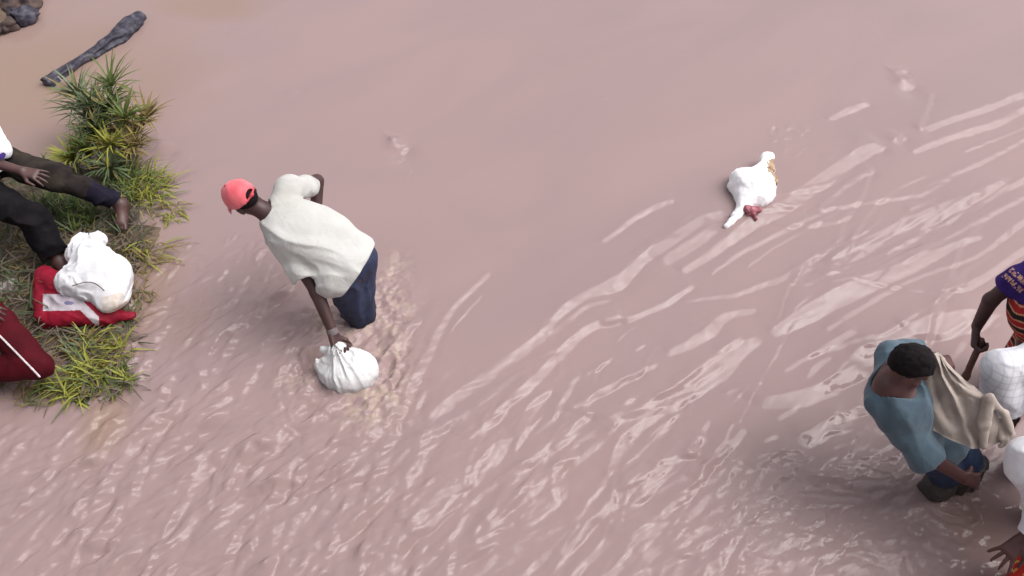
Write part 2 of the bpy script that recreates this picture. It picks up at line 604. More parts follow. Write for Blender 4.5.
def foot_prims(an, d, s=1.0):
    d = nrm(V(d[0], d[1], 0)) * 0.97 + V(0, 0, -0.12)
    x = nrm(np.cross(d, V(0, 0, 1)))
    b = an + V(0, 0, -0.055)
    P = [cone(an, b - d * 0.045, 0.042 * s, 0.036 * s, 0.02), cone(an, b + d * 0.10, 0.042 * s, 0.034 * s, 0.03),
         cone(b - d * 0.04, b + d * 0.12, 0.033 * s, 0.036 * s, 0.02),
         cone(b + d * 0.08 + x * 0.016, b + d * 0.135 + x * 0.020, 0.028 * s, 0.022 * s, 0.015),
         cone(b + d * 0.08 - x * 0.016, b + d * 0.135 - x * 0.022, 0.028 * s, 0.022 * s, 0.015)]
    for o, ln, r in ((-0.036, 0.178, 0.0145), (-0.014, 0.176, 0.0105), (0.004, 0.168, 0.0098), (0.020, 0.158, 0.009), (0.035, 0.146, 0.0085)):
        P.append(cone(b + d * 0.13 + x * o * 0.9, b + d * ln + x * o - V(0, 0, 0.006), r * s, r * 0.9 * s, 0.004))
    return P


def head_prims(c, B):
    l, f, u = B
    a = np.stack([l, f, u])
    P = [ell(c + u * 0.025 - f * 0.012, (0.074, 0.094, 0.088), a), ell(c - u * 0.045 + f * 0.022, (0.058, 0.070, 0.070), a, 0.03),
         cone(c - u * 0.100 + f * 0.050, c - u * 0.092 + f * 0.066, 0.024, 0.020, 0.025),               # chin
         cone(c + u * 0.010 + f * 0.080, c - u * 0.030 + f * 0.102, 0.010, 0.0135, 0.012),             # nose bridge
         cone(c - u * 0.034 + f * 0.090 - l * 0.014, c - u * 0.034 + f * 0.090 + l * 0.014, 0.011, 0.011, 0.008),
         cone(c - u * 0.062 + f * 0.080 - l * 0.018, c - u * 0.062 + f * 0.080 + l * 0.018, 0.011, 0.011, 0.006),
         cone(c - u * 0.077 + f * 0.077 - l * 0.014, c - u * 0.077 + f * 0.077 + l * 0.014, 0.011, 0.011, 0.006),
         cone(c + u * 0.024 + f * 0.072 - l * 0.034, c + u * 0.024 + f * 0.072 + l * 0.034, 0.013, 0.013, 0.015)]
    for s in (-1, 1):
        P.append(ell(c + l * 0.078 * s - u * 0.012 - f * 0.010, (0.011, 0.020, 0.032), a, 0.006))
        P.append(ell(c + l * 0.043 * s - u * 0.028 + f * 0.062, (0.022, 0.018, 0.018), a, 0.02))
    return P


def person(label, J, face, hup, skin='skin', hands=None, feet=None, vox=0.007, scale=1.0, feet_on=True):
    """one continuous body under an Empty. J: joint name -> world point"""
    base = J['pelvis'].copy()
    base[2] = min(J['Lan'][2], J['Ran'][2]) - 0.08
    root = empty('person', base, label, 'person')
    up = nrm(J['neck'] - J['pelvis'])
    lat = J['Lsh'] - J['Rsh']
    lat = nrm(lat - up * (lat @ up))
    ax = np.stack([lat, up, np.cross(lat, up)])
    tl = np.linalg.norm(J['neck'] - J['pelvis'])
    pe = J['pelvis']
    hl = J['Lhip'] - J['Rhip']
    P = [ell(pe, (0.155, 0.13, 0.115), ax), ell(pe + up * tl * 0.33, (0.135, 0.17, 0.10), ax, 0.05), ell(pe + up * tl * 0.66, (0.155, 0.19, 0.11), ax, 0.05),
         cone(J['Lsh'], J['neck'] - up * 0.03, 0.052, 0.06, 0.05), cone(J['Rsh'], J['neck'] - up * 0.03, 0.052, 0.06, 0.05),
         cone(J['neck'] - up * 0.04, J['head'] - nrm(J['head'] - J['neck']) * 0.04, 0.062, 0.050, 0.03)]
    for s in 'LR':
        P += [cone(J[s + 'sh'], J[s + 'el'], 0.050, 0.037, 0.03), cone(J[s + 'el'], J[s + 'wr'], 0.043, 0.030, 0.02),
              cone(J[s + 'hip'], J[s + 'kn'], 0.080, 0.054, 0.04), cone(J[s + 'kn'], J[s + 'kn'] * 0.65 + J[s + 'an'] * 0.35, 0.053, 0.054, 0.03),
              cone(J[s + 'kn'] * 0.65 + J[s + 'an'] * 0.35, J[s + 'an'], 0.054, 0.036, 0.03)]
        h = (hands or {}).get(s) or dict(d=J[s + 'wr'] - J[s + 'el'], palm=V(0, 0, -1), curl=0.6)
        sd = 1 if s == 'R' else -1
        P += hand_prims(J[s + 'wr'], h['d'], h['palm'], h.get('curl', 0.6), h.get('spread', 0.2), sd * h.get('flip', 1), h.get('s', 1.0))
        fd = (feet or {}).get(s, np.cross(lat, V(0, 0, 1)) * -1)
        P += foot_prims(J[s + 'an'], fd)
    hb = basis(face, hup)
    P += head_prims(J['head'], hb)
    solid('body', P, M[skin], root, vox=vox, k=0.02)
    for s in (-1, 1):
        c = J['head'] + hb[0] * 0.033 * s + hb[2] * 0.0 + hb[1] * 0.066
        solid('eye', [ell(c, (0.013, 0.012, 0.010), hb)], M['eye'], root, vox=0.004, k=0.002)
    return root, ax, hb


def shirt(root, J, ax, m, sleeves, hem=-0.10, infl=0.022, k=0.05, vox=0.007, fold=None, subs=(), extra=(), name='shirt', colour=None, neckr=0.075, planes=()):
    """sleeves: per side a list of (point, radius) down the arm from the shoulder; the last ring is a cuff cut flat and hollow"""
    lat, up, dep = ax
    pe = J['pelvis']
    tl = np.linalg.norm(J['neck'] - pe)
    P = [ell(pe + up * 0.0, (0.165 + infl, 0.17, 0.125 + infl), ax), ell(pe + up * tl * 0.36, (0.140 + infl, 0.19, 0.105 + infl), ax),
         ell(pe + up * tl * 0.68, (0.155 + infl, 0.20, 0.112 + infl), ax),
         cone(J['Lsh'], J['neck'] - up * 0.06, 0.058 + infl * 0.6, 0.075 + infl * 0.4), cone(J['Rsh'], J['neck'] - up * 0.06, 0.058 + infl * 0.6, 0.075 + infl * 0.4)]
    S = list(subs)
    for s in 'LR':
        pts = [(J[s + 'sh'], 0.060 + infl * 0.5)] + sleeves[s]
        for i in range(len(pts) - 1):
            last = i == len(pts) - 2
            P.append(cone(pts[i][0], pts[i + 1][0], pts[i][1], pts[i + 1][1], 0.02 if i else 0.02, 1 if last else 0))
        (a, ra), (b, rb) = pts[-2], pts[-1]
        dd = nrm(b - a)
        S.append(cone(b - dd * 0.04, b + dd * 0.03, min(rb - 0.016, 0.066), min(rb - 0.008, 0.074)))
    P += list(extra)
    S.append(cone(J['neck'] - up * 0.035, J['neck'] + nrm(J['head'] - J['neck']) * 0.08, neckr * 0.8, neckr * 1.1))
    pl = [(pe + up * hem, -up)] + list(planes)
    return solid(name, P, m, root, vox=vox, k=k, subs=S, planes=pl, disp=fold, colour=colour)


def trousers(root, J, ax, m, legs, infl=0.02, vox=0.007, fold=None, waist=0.10, name='trousers', colour=None, k=0.03):
    lat, up, dep = ax
    pe = J['pelvis']
    P = [ell(pe, (0.16 + infl * 0.6, 0.14, 0.12 + infl * 0.6), ax, cut=(pe + up * waist, up))]
    for s in 'LR':
        pts = [(J[s + 'hip'], 0.088 + infl)] + legs[s]
        for i in range(len(pts) - 1):
            P.append(cone(pts[i][0], pts[i + 1][0], pts[i][1], pts[i + 1][1], None, 1 if i == len(pts) - 2 else 0))
    return solid(name, P, m, root, vox=vox, k=k, disp=fold, colour=colour)


def hair_prims(c, B, grow=0.010):
    l, f, u = B
    return [ell(c + u * 0.025 - f * 0.012, (0.074 + grow, 0.094 + grow, 0.088 + grow), B, cut=(c + u * 0.018, nrm(-u * 0.75 + f * 0.62)))]


def joints(**kw):
    return {k: at(*v) if len(v) == 3 else np.asarray(v[0], float) for k, v in kw.items()}


# ------------------------------------------------------------------ the river bank and bed: one sheet of ground
def poly_sd(px, X, Y):
    """signed distance (negative inside) to a polygon whose corners are pixels on the water plane"""
    w = [at(*p)[:2] for p in px]
    d = np.full(X.shape, 1e9)
    ins = np.zeros(X.shape, bool)
    for i in range(len(w)):
        a, b = w[i], w[(i + 1) % len(w)]
        e = b - a
        t = np.clip(((X - a[0]) * e[0] + (Y - a[1]) * e[1]) / (e @ e), 0, 1)
        d = np.minimum(d, np.hypot(X - a[0] - t * e[0], Y - a[1] - t * e[1]))
        c = ((a[1] > Y) != (b[1] > Y)) & (X < (b[0] - a[0]) * (Y - a[1]) / (b[1] - a[1] + 1e-12) + a[0])
        ins ^= c
    return np.where(ins, -d, d)


BANK = [(-500, 120), (-60, 140), (40, 160), (95, 150), (140, 150), (160, 185), (160, 225), (140, 262), (128, 300), (126, 335), (128, 385), (100, 404), (50, 404), (10, 398), (-60, 420), (-700, 470)]
ROCK = [(-300, -110), (42, -60), (35, 2), (24, 24), (0, 38), (-60, 60), (-300, 80)]


def bank_height(X, Y):
    n = noise2(X * 3.1, Y * 3.1, 5) * 0.6 + noise2(X * 8.3, Y * 8.3, 6) * 0.3 + noise2(X * 23, Y * 23, 8) * 0.16
    d = poly_sd(BANK, X, Y) + n * 0.05
    r = poly_sd(ROCK, X, Y) + n * 0.05
    z = -0.42 + 0.40 * sstep(0.75, 0.0, d) + 0.075 * sstep(0.02, -0.5, d) + 0.070 * n * sstep(0.3, -0.1, d)
    z2 = -0.42 + 0.40 * sstep(0.35, 0.0, r) + 0.16 * sstep(0.03, -0.3, r) + 0.06 * n * sstep(0.2, -0.1, r)
    return np.maximum(z, z2)


def axis(lo, hi, step, far):
    """even spacing inside, growing steps out to far"""
    c = list(np.arange(lo, hi + step * 0.5, step))
    a, s = c[-1], step
    while a < far:
        s *= 1.35
        a += s
        c.append(a)
    a, s = c[0], step
    while a > -far:
        s *= 1.35
        a -= s
        c.insert(0, a)
    return np.array(c)


def grid_faces(nx, ny):
    i = np.arange(nx * ny).reshape(ny, nx)
    return np.stack([i[:-1, :-1], i[:-1, 1:], i[1:, 1:], i[1:, :-1]], -1).reshape(-1, 4)


gx, gy = axis(-5.6, -2.0, 0.025, 120), axis(1.4, 8.2, 0.025, 120)
X, Y = np.meshgrid(gx, gy)
bank = link_mesh('river_bank', np.stack([X, Y, bank_height(X, Y)], -1).reshape(-1, 3), grid_faces(len(gx), len(gy)), M['mud'])
tag(bank, kind='structure')

# the bridge the view is taken from, unseen, added to darken the near water: deck, kerb beam and piers, all behind the camera's feet
M['concrete'] = mat('grey_concrete', (0.30, 0.28, 0.26), 0.85, (0.22, 0.205, 0.19), 3, 0.5, 60)


def box(lo, hi):
    x = [(a, b, c) for a in (lo[0], hi[0]) for b in (lo[1], hi[1]) for c in (lo[2], hi[2])]
    return x, [[0, 1, 3, 2], [4, 6, 7, 5], [0, 4, 5, 1], [2, 3, 7, 6], [0, 2, 6, 4], [1, 5, 7, 3]]


bv_, bf_ = [], []
for lo_, hi_ in (((-16, -4.2, 2.28), (16, 0.18, 2.55)), ((-16, 0.02, 2.553), (16, 0.16, 2.75)), ((-8.6, -3.6, -0.6), (-7.8, -0.6, 2.277)), ((7.8, -3.6, -0.6), (8.6, -0.6, 2.277))):
    v_, f_ = box(lo_, hi_)
    bf_ += [[i + len(bv_) for i in q] for q in f_]
    bv_ += v_
tag(link_mesh('bridge', bv_, bf_, M['concrete'], smooth=False), kind='structure')


def ground(u, v):
    p = at(u, v, 0.05)
    for _ in range(3):
        z = float(bank_height(p[0:1], p[1:2])[0])
        p = at(u, v, max(z, 0.0))
    return p


# ------------------------------------------------------------------ the water: one sheet, its waves are real relief
# light bands of the current, each a wave whose face leans to the lower right: (pixel, pixel, width) down its length
STREAKS = [
    [(493, 271, 3), (470, 292, 4), (448, 316, 5), (428, 357, 7), (406, 403, 7)], [(485, 294, 2), (466, 314, 2.5), (448, 335, 2)],
    [(730, 214, 8), (702, 222, 9), (660, 250, 9), (640, 262, 8), (617, 284, 12), (588, 295, 8), (559, 316, 8), (536, 342, 9), (501, 368, 9), (471, 389, 9), (445, 408, 10), (425, 425, 6)],
    [(614, 300, 3), (588, 306, 5), (571, 319, 5), (547, 339, 4)],
    [(626, 317, 6), (588, 330, 7), (565, 351, 8), (547, 368, 8), (530, 386, 9), (506, 406, 8), (490, 424, 7), (466, 446, 4)],
    [(660, 364, 4), (640, 373, 5), (606, 392, 5), (579, 406, 4), (560, 420, 3)],
    [(512, 433, 7), (486, 466, 14), (448, 495, 14), (413, 533, 14), (390, 557, 18), (366, 578, 18)], [(533, 423, 4), (512, 452, 4)],
    [(594, 411, 7), (565, 443, 7), (530, 471, 5)], [(550, 440, 6), (524, 472, 7), (501, 491, 4)],
    [(582, 459, 9), (547, 475, 8), (524, 501, 13), (500, 518, 10), (483, 532, 6)], [(521, 516, 5), (495, 530, 8), (471, 548, 4)],
    [(457, 529, 4), (436, 554, 6), (413, 576, 7)], [(571, 528, 8), (541, 542, 12), (501, 560, 12), (478, 573, 10)],
    [(600, 510, 12), (579, 536, 11), (559, 560, 8), (550, 574, 6)], [(575, 484, 10), (541, 507, 15), (520, 530, 9)],
    [(1010, 181, 6), (975, 197, 9), (919, 222, 14), (863, 249, 13), (827, 269, 7)],
    [(985, 236, 4), (952, 247, 6), (913, 266, 12), (849, 294, 15), (810, 314, 14), (769, 337, 7)],
    [(746, 338, 4), (722, 354, 5), (696, 375, 5), (673, 392, 4)],
    [(763, 338, 5), (740, 351, 12), (717, 372, 18), (687, 392, 16), (629, 427, 18), (612, 446, 14)],
    [(760, 311, 4), (728, 316, 6), (708, 334, 10), (682, 349, 7), (664, 356, 4)], [(696, 284, 4), (670, 302, 5), (635, 318, 5), (600, 327, 4)],
    [(870, 366, 12), (840, 382, 13), (822, 392, 13), (798, 400, 14), (763, 402, 10), (740, 392, 8), (722, 396, 6)],
    [(833, 354, 4), (816, 369, 6), (806, 382, 3)], [(870, 405, 7), (856, 413, 8), (827, 424, 6)], [(801, 407, 5), (775, 421, 4)],
    [(647, 372, 5), (623, 384, 6), (600, 395, 5), (580, 412, 3)],
    [(687, 411, 4), (658, 428, 5), (632, 446, 4)], [(685, 437, 4), (667, 463, 9), (644, 490, 16), (623, 507, 17)],
    [(711, 417, 2), (698, 442, 8), (687, 463, 10)], [(747, 466, 7), (717, 477, 9), (687, 495, 8), (658, 520, 5)],
    [(741, 479, 5), (717, 495, 8), (696, 510, 8), (673, 528, 6)], [(801, 463, 10), (775, 466, 16), (757, 478, 10)], [(781, 436, 5), (760, 444, 3)],
    [(854, 414, 11), (825, 431, 13), (795, 446, 12)], [(845, 501, 6), (804, 504, 10), (763, 501, 9), (725, 510, 6), (696, 526, 4)],
    [(792, 519, 4), (760, 519, 9), (731, 525, 9), (717, 533, 5)], [(714, 525, 4), (682, 541, 9), (655, 548, 12), (644, 563, 8), (629, 576, 6)],
    [(658, 529, 8), (629, 536, 12), (612, 548, 16)],
    [(872, 103, 5), (849, 111, 6), (827, 121, 3)], [(886, 143, 8), (858, 157, 11), (822, 182, 12), (780, 210, 11), (763, 218, 12), (734, 237, 9), (705, 258, 7), (680, 274, 5)],
    [(722, 224, 9), (696, 242, 11), (658, 266, 8)], [(1060, 84, 6), (1022, 96, 6), (988, 109, 6), (952, 121, 6), (919, 134, 6)],
    [(1060, 100, 5), (1023, 111, 6), (997, 124, 6), (952, 138, 6), (911, 154, 4)], [(1040, 121, 2), (1022, 129, 2), (963, 153, 2)],
    [(1040, 132, 3), (1022, 142, 3), (975, 166, 4), (922, 189, 3)], [(933, 93, 4), (927, 113, 4), (919, 132, 6)], [(905, 134, 7), (894, 146, 7)],
    [(877, 168, 5), (852, 182, 5), (819, 209, 3)], [(872, 171, 3), (863, 196, 3), (847, 220, 3), (838, 247, 6)],
    [(1040, 172, 4), (1022, 182, 5), (988, 200, 5), (947, 224, 3)], [(1030, 195, 3), (1011, 205, 4), (958, 233, 4), (900, 266, 3)],
    [(1040, 214, 4), (1022, 224, 5), (975, 258, 4), (919, 277, 4), (872, 302, 5), (824, 333, 4)], [(1040, 242, 4), (1022, 252, 5), (986, 277, 6), (958, 291, 6), (930, 305, 4)],
    [(822, 254, 4), (808, 266, 7), (797, 286, 5)], [(677, 200, 4), (644, 213, 5), (600, 245, 3)],
    [(1000, 318, 14), (945, 326, 22), (890, 346, 20), (850, 364, 12)], [(860, 330, 7), (830, 345, 6), (806, 362, 3)],
    [(175, 411, 6), (146, 437, 11), (125, 460, 8), (111, 487, 9), (99, 510, 10), (85, 542, 7)], [(210, 417, 8), (175, 446, 9), (152, 466, 8)],
    [(111, 490, 6), (134, 491, 8), (160, 490, 8)], [(300, 282, 4), (271, 305, 5), (239, 335, 6), (204, 390, 7), (172, 413, 6)], [(247, 282, 4), (230, 308, 4)],
    [(291, 478, 5), (267, 504, 6), (247, 527, 4)], [(370, 516, 5), (343, 545, 6), (330, 560, 3)], [(434, 510, 7), (404, 533, 8)],
    [(411, 139, 8), (398, 148, 15), (381, 152, 8)], [(918, 82, 8), (905, 86, 12), (890, 87, 8)], [(909, 70, 3), (895, 76, 5)], [(180, 146, 6), (164, 152, 12), (146, 156, 8)],
    [(228, 330, 6), (210, 350, 8), (196, 372, 5)], [(275, 420, 5), (240, 440, 6), (205, 470, 5)], [(340, 440, 6), (318, 470, 6), (300, 500, 4)],
    [(400, 420, 7), (385, 460, 9), (372, 500, 7)], [(430, 430, 5), (420, 460, 7), (400, 495, 6)],
]
SPOTS = [(888, 37, 4, 2), (948, 62, 5, 2), (606, 99, 8, 3), (296, 92, 12, 3), (338, 84, 6, 3), (396, 254, 7, 4), (240, 34, 14, 6)]
WAVELETS = [
    ((110, 285, 430, 576), 360, 44, 20, 0.20, 0.65, 0.024, 0.060, 0.95),
    ((110, 285, 430, 576), 160, 44, 30, 0.08, 0.25, 0.015, 0.028, 1.0),
    ((0, 415, 140, 576), 170, 48, 34, 0.09, 0.30, 0.018, 0.040, 1.0),
    ((160, 230, 300, 330), 90, 50, 26, 0.08, 0.25, 0.014, 0.028, 1.0),
    ((400, 360, 760, 576), 60, 43, 8, 0.40, 1.1, 0.028, 0.065, 1.0),
    ((400, 400, 700, 576), 60, 43, 14, 0.15, 0.40, 0.016, 0.032, 1.0),
    ((560, 300, 780, 400), 16, 40, 10, 0.12, 0.40, 0.014, 0.028, 1.0),
    ((690, 450, 1010, 576), 330, 22, 28, 0.10, 0.34, 0.016, 0.034, 1.1),
    ((840, 390, 930, 480), 60, 35, 20, 0.10, 0.26, 0.014, 0.026, 1.0),
    ((800, 170, 1024, 340), 24, 31, 3, 0.6, 1.6, 0.020, 0.045, 1.0),
    ((372, 270, 412, 425), 170, 60, 70, 0.05, 0.16, 0.014, 0.028, 1.5),
    ((300, 325, 350, 405), 60, 40, 70, 0.05, 0.14, 0.014, 0.026, 1.5),
    ((775, 118, 815, 152), 16, 30, 30, 0.06, 0.16, 0.016, 0.026, 1.0),
    ((384, 136, 412, 160), 9, 40, 40, 0.06, 0.16, 0.016, 0.030, 1.0),
    ((140, 138, 190, 168), 12, 30, 40, 0.06, 0.16, 0.016, 0.030, 1.0),
    ((130, 20, 640, 270), 22, 40, 25, 0.06, 0.16, 0.012, 0.018, 0.8),
    ((640, 20, 1000, 130), 10, 30, 25, 0.06, 0.16, 0.012, 0.022, 0.9),
]
CHOP = [  # centre pixel, radii in pixels, strength of the broken small waves
    (230, 480, 210, 150, 1.0), (60, 520, 150, 110, 0.95), (330, 420, 110, 130, 1.0), (230, 330, 80, 90, 0.8), (860, 540, 180, 70, 1.0), (940, 500, 90, 50, 1.0),
    (480, 520, 130, 90, 0.55), (640, 500, 130, 90, 0.45), (600, 380, 110, 60, 0.28), (395, 310, 34, 60, 1.2), (880, 450, 50, 45, 0.6), (795, 135, 30, 20, 0.6), (60, 440, 70, 40, 0.5),
    (170, 160, 30, 20, 0.5), (480, 66, 20, 10, 0.3), (730, 470, 90, 60, 0.25), (397, 148, 16, 10, 0.6)]


def world_ellipse(u, v, ru, rv):
    p = at(u, v)
    s = ppm(p)
    return p, ru / s, rv / s / math.sin(CAM_T)


def blob(X, Y, u, v, ru, rv, soft=0.45):
    p, a, b = world_ellipse(u, v, ru, rv)
    d = np.hypot((X - p[0]) / a, (Y - p[1]) / b)
    return 1 - sstep(1 - soft, 1 + soft, d)


def make_water():
    gx = axis(-5.45, 5.45, 0.0088, 400)
    ys = [1.15]
    while ys[-1] < 7.75:
        ys.append(ys[-1] + 0.0062 + 0.0066 * sstep(1.5, 6.5, ys[-1]))
    a, s = ys[-1], 0.0128
    while a < 400:
        s *= 1.35
        a += s
        ys.append(a)
    a, s = ys[0], 0.0062
    while a > -400:
        s *= 1.35
        a -= s
        ys.insert(0, a)
    gy = np.array(ys)
    X, Y = np.meshgrid(gx, gy)
    inside = (np.abs(X) < 6.5) & (Y > 0.5) & (Y < 9.0)
    Z = np.zeros_like(X)
    # flow axes: s along the current, t across it (towards the lower right)
    th = math.radians(41)
    S = X * math.cos(th) + Y * math.sin(th)
    T = X * math.sin(th) - Y * math.cos(th)
    wob = noise2(S * 1.3, T * 1.9, 21) * 0.10 + noise2(S * 4.5, T * 6.0, 22) * 0.022
    W1, W2 = X + wob * math.sin(th), Y - wob * math.cos(th)
    fine = noise2(S * 14, T * 30, 23)
    mod = 0.75 + 0.6 * noise2(S * 5.0, T * 11.0, 24)
    rng = random.Random(4)
    sunv = V(*sd)

    def ridge(P, Wd, gain=1.0):
        """one wave along the polyline P (metres) with face width Wd; its steep face leans to the lower right"""
        mg = Wd.max() * 3 + 0.05
        i0, i1 = np.searchsorted(gx, [P[:, 0].min() - mg, P[:, 0].max() + mg])
        j0, j1 = np.searchsorted(gy, [P[:, 1].min() - mg, P[:, 1].max() + mg])
        if i1 <= i0 + 2 or j1 <= j0 + 2:
            return
        sl = (slice(j0, j1), slice(i0, i1))
        xx, yy = X[sl] + fine[sl] * 0.004, Y[sl] - fine[sl] * 0.004
        best = np.full(xx.shape, 1e9)
        tt, ww, uu = np.zeros(xx.shape), np.full(xx.shape, 0.05), np.zeros(xx.shape)
        for i in range(len(P) - 1):
            e = P[i + 1] - P[i]
            l2 = e @ e + 1e-12
            qx, qy = xx - P[i][0], yy - P[i][1]
            f = np.clip((qx * e[0] + qy * e[1]) / l2, 0, 1)
            d = np.hypot(qx - f * e[0], qy - f * e[1])
            side = qx * e[1] - qy * e[0]
            b = d < best
            best = np.where(b, d, best)
            tt = np.where(b, np.where(side < 0, d, -d), tt)
            ww = np.where(b, Wd[i] * (1 - f) + Wd[i + 1] * f, ww)
            uu = np.where(b, (i + f) / (len(P) - 1), uu)
        if (P[-1] - P[0])[0] > 0:
            tt = -tt
        e = nrm(P[-1] - P[0])
        across = V(e[1], -e[0]) * (1 if e[1] > 0 else -1)     # towards the lower right
        if across[1] > 0:
            across = -across
        mid = V(*P[len(P) // 2], 0.0)
        hv = nrm(CAMP - mid) + sunv
        steep = float(np.clip((hv[:2] / hv[2]) @ across, 0.10, 0.58)) * gain
        arc = np.concatenate([[0], np.cumsum(np.linalg.norm(np.diff(P, axis=0), axis=1))])
        al = np.interp(uu, np.linspace(0, 1, len(P)), arc)
        tp = np.minimum(np.maximum(1.1 * ww, 0.05), arc[-1] * 0.45)
        ends = sstep(0.0, 1.0, al / tp) * sstep(0.0, 1.0, (arc[-1] - al) / tp)
        prof = np.interp(tt / ww, [-2.9, -1.5, -0.5, 0.5, 1.4, 2.4], [0, 0.25, 0.60, -0.40, -0.12, 0])
        Z[sl] += prof * steep * ww * ends * np.clip(mod[sl], 0.80, 1.12)

    for line in STREAKS:
        pts = [at(u, v)[:2] for u, v, w in line]
        wid = [max(w, 2.2) / ppm(at(u, v)) * 1.3 for u, v, w in line]
        acc = []
        for i in range(len(pts) - 1):                       # resample smoothly
            for q in range(6):
                f = q / 6
                p0, p1, p2, p3 = pts[max(i - 1, 0)], pts[i], pts[i + 1], pts[min(i + 2, len(pts) - 1)]
                c = 0.5 * ((2 * p1) + (p2 - p0) * f + (2 * p0 - 5 * p1 + 4 * p2 - p3) * f * f + (3 * p1 - p0 - 3 * p2 + p3) * f ** 3)
                acc.append((c, wid[i] * (1 - f) + wid[i + 1] * f))
        acc.append((pts[-1], wid[-1]))
        ridge(np.array([a[0] for a in acc]), np.array([a[1] for a in acc]))
    # wavelets: pixel box, count, heading in degrees on the water, scatter, length and face width in metres, steepness
    for (u0, v0, u1, v1), cnt, hd, sc, ln0, ln1, w0, w1, gain in WAVELETS:
        k = 0
        while k < cnt:
            c = at(rng.uniform(u0, u1), rng.uniform(v0, v1))[:2]
            k += 1
            if poly_sd(BANK, np.array([c[0]]), np.array([c[1]]))[0] < 0.05:
                continue
            a = math.radians(hd + rng.gauss(0, sc))
            bend = rng.gauss(0, 0.5)
            ln = rng.uniform(ln0, ln1)
            n = 5
            P, q = [], c.copy()
            for i in range(n):
                P.append(q.copy())
                q = q - V(math.cos(a), math.sin(a)) * ln / (n - 1)
                a += bend / n + rng.gauss(0, 0.16)
            w = rng.uniform(w0, w1)
            ridge(np.array(P), np.array([w * (0.45 + 0.55 * math.sin(math.pi * (i + 0.6) / n)) for i in range(n)]), gain * rng.uniform(0.75, 1.1))
    # slow swell everywhere, very flat
    Z += inside * (noise2(S * 0.8, T * 1.7, 30) * 0.006 + noise2(S * 2.2, T * 5.0, 31) * 0.0018)
    chop = np.zeros_like(Z)
    for u, v, ru, rv, k in CHOP:
        chop = np.maximum(chop, k * blob(X, Y, u, v, ru, rv, 0.6))
    chop *= np.clip(0.62 + 0.75 * noise2(S * 1.1, T * 2.2, 33), 0.12, 1.2)
    calm = 0.06 + 0.10 * sstep(0.1, 0.5, noise2(S * 0.7, T * 1.1, 34))
    w = noise2(X * 5, Y * 5, 35)
    w2 = noise2(X * 11, Y * 11, 36)
    rip = np.zeros_like(Z)
    th2 = math.radians(8)                                    # by the right-hand group the wavelets run across
    S2, T2 = X * math.cos(th2) + Y * math.sin(th2), X * math.sin(th2) - Y * math.cos(th2)
    rt = blob(X, Y, 880, 540, 230, 100, 0.5)
    for k, (fs, ft, am) in enumerate(((4.0, 10.0, 0.0090), (8, 20, 0.0060), (17, 40, 0.0016))):
        n = noise2(S * fs + w * 0.5, T * ft + w * 0.9 + w2 * 0.35, 40 + k)
        n2 = noise2(S2 * fs * 1.0 + w * 0.5, T2 * ft * 1.1 + w * 0.9 + w2 * 0.35, 50 + k)
        n = n * (1 - rt) + n2 * rt
        rip += am * n * 0.8
    left = 1 + 0.6 * sstep(0.5, -1.5, X)                    # chop shaped steeper on the left so its ripples catch the sun
    Z += rip * (chop + 0.035) * CHOP_H * left * inside
    for u, v, ru, rv in SPOTS:                               # small boils of the current
        p, a, b = world_ellipse(u, v, ru, rv)
        d = np.hypot((X - p[0]) / a, (Y - p[1]) / b)
        Z += np.where(d < 1.6, (0.5 * SLOPE * a) * (-(Y - p[1]) / b * 0.0 + ((-(Y - p[1]) * 0.8 + (X - p[0]) * 0.6) / a) * -1) * np.exp(-(d * 1.15) ** 4), 0)
    # rings round the legs, the sacks and the animal
    for u, v, r, am in ((356, 325, 0.13, 0.012), (346, 382, 0.20, 0.010), (948, 503, 0.13, 0.010)):
        p = at(u, v)
        d = np.hypot(X - p[0], Y - p[1]) + noise2(X * 7, Y * 7, 50) * 0.06 + noise2(X * 16, Y * 16, 51) * 0.03
        Z += am * np.sin((d - r) * 62) * np.exp(-np.abs(d - r) * 8) * np.clip(0.5 + noise2(X * 4, Y * 4, 52), 0, 1.3) * (d > r * 0.4)
    foam = np.zeros_like(Z)
    for u, v, ru, rv, k in ((394, 300, 18, 44, 1.0), (388, 375, 20, 40, 0.95), (330, 322, 22, 22, 0.8), (372, 402, 34, 26, 0.95), (306, 376, 18, 22, 0.7), (360, 336, 30, 14, 0.9)):
        foam = np.maximum(foam, k * blob(X, Y, u, v, ru, rv, 0.5))
    froth = foam.copy()
    fl = np.abs(noise2(X * 11 + noise2(X * 9, Y * 9, 64), Y * 11, 62)) + 0.6 * np.abs(noise2(X * 26, Y * 26, 63))
    foam *= sstep(0.75, 0.2, fl)                            # torn strings of froth
    Z += froth * (0.034 * (0.35 - np.abs(noise2(X * 7 + w, Y * 7 + w2 * 0.6, 65))) + 0.013 * (0.35 - np.abs(noise2(S * 12 + w2, T * 24 + w, 66))) + 0.004 * noise2(X * 45, Y * 45, 67))
    mesh = link_mesh('river_water', np.stack([X, Y, Z], -1).reshape(-1, 3), grid_faces(len(gx), len(gy)), M['water'])
    tag(mesh, kind='structure')
    # where the water colour differs: sheltered tan water by the bank, a tan patch at lower right, churned foam by the legs
    bsd = poly_sd(BANK, X, Y)
    n = noise2(X * 1.4, Y * 1.4, 60) * 0.5 + noise2(X * 4, Y * 4, 61) * 0.25
    tan = np.zeros_like(Z)
    for u, v, ru, rv, k in ((20, 80, 190, 130, 1.0), (210, 5, 75, 28, 0.8), (108, 424, 32, 40, 1.0), (152, 285, 46, 80, 0.75), (185, 320, 40, 40, 0.3), (970, 520, 50, 35, 0.55), (150, 235, 40, 30, 0.4)):
        tan = np.maximum(tan, k * (1 - sstep(0.25, 1.15, np.hypot(*[(g - c) / r for g, c, r in zip((X, Y), world_ellipse(u, v, ru, rv)[0][:2], world_ellipse(u, v, ru, rv)[1:])]) + n * 0.35)))
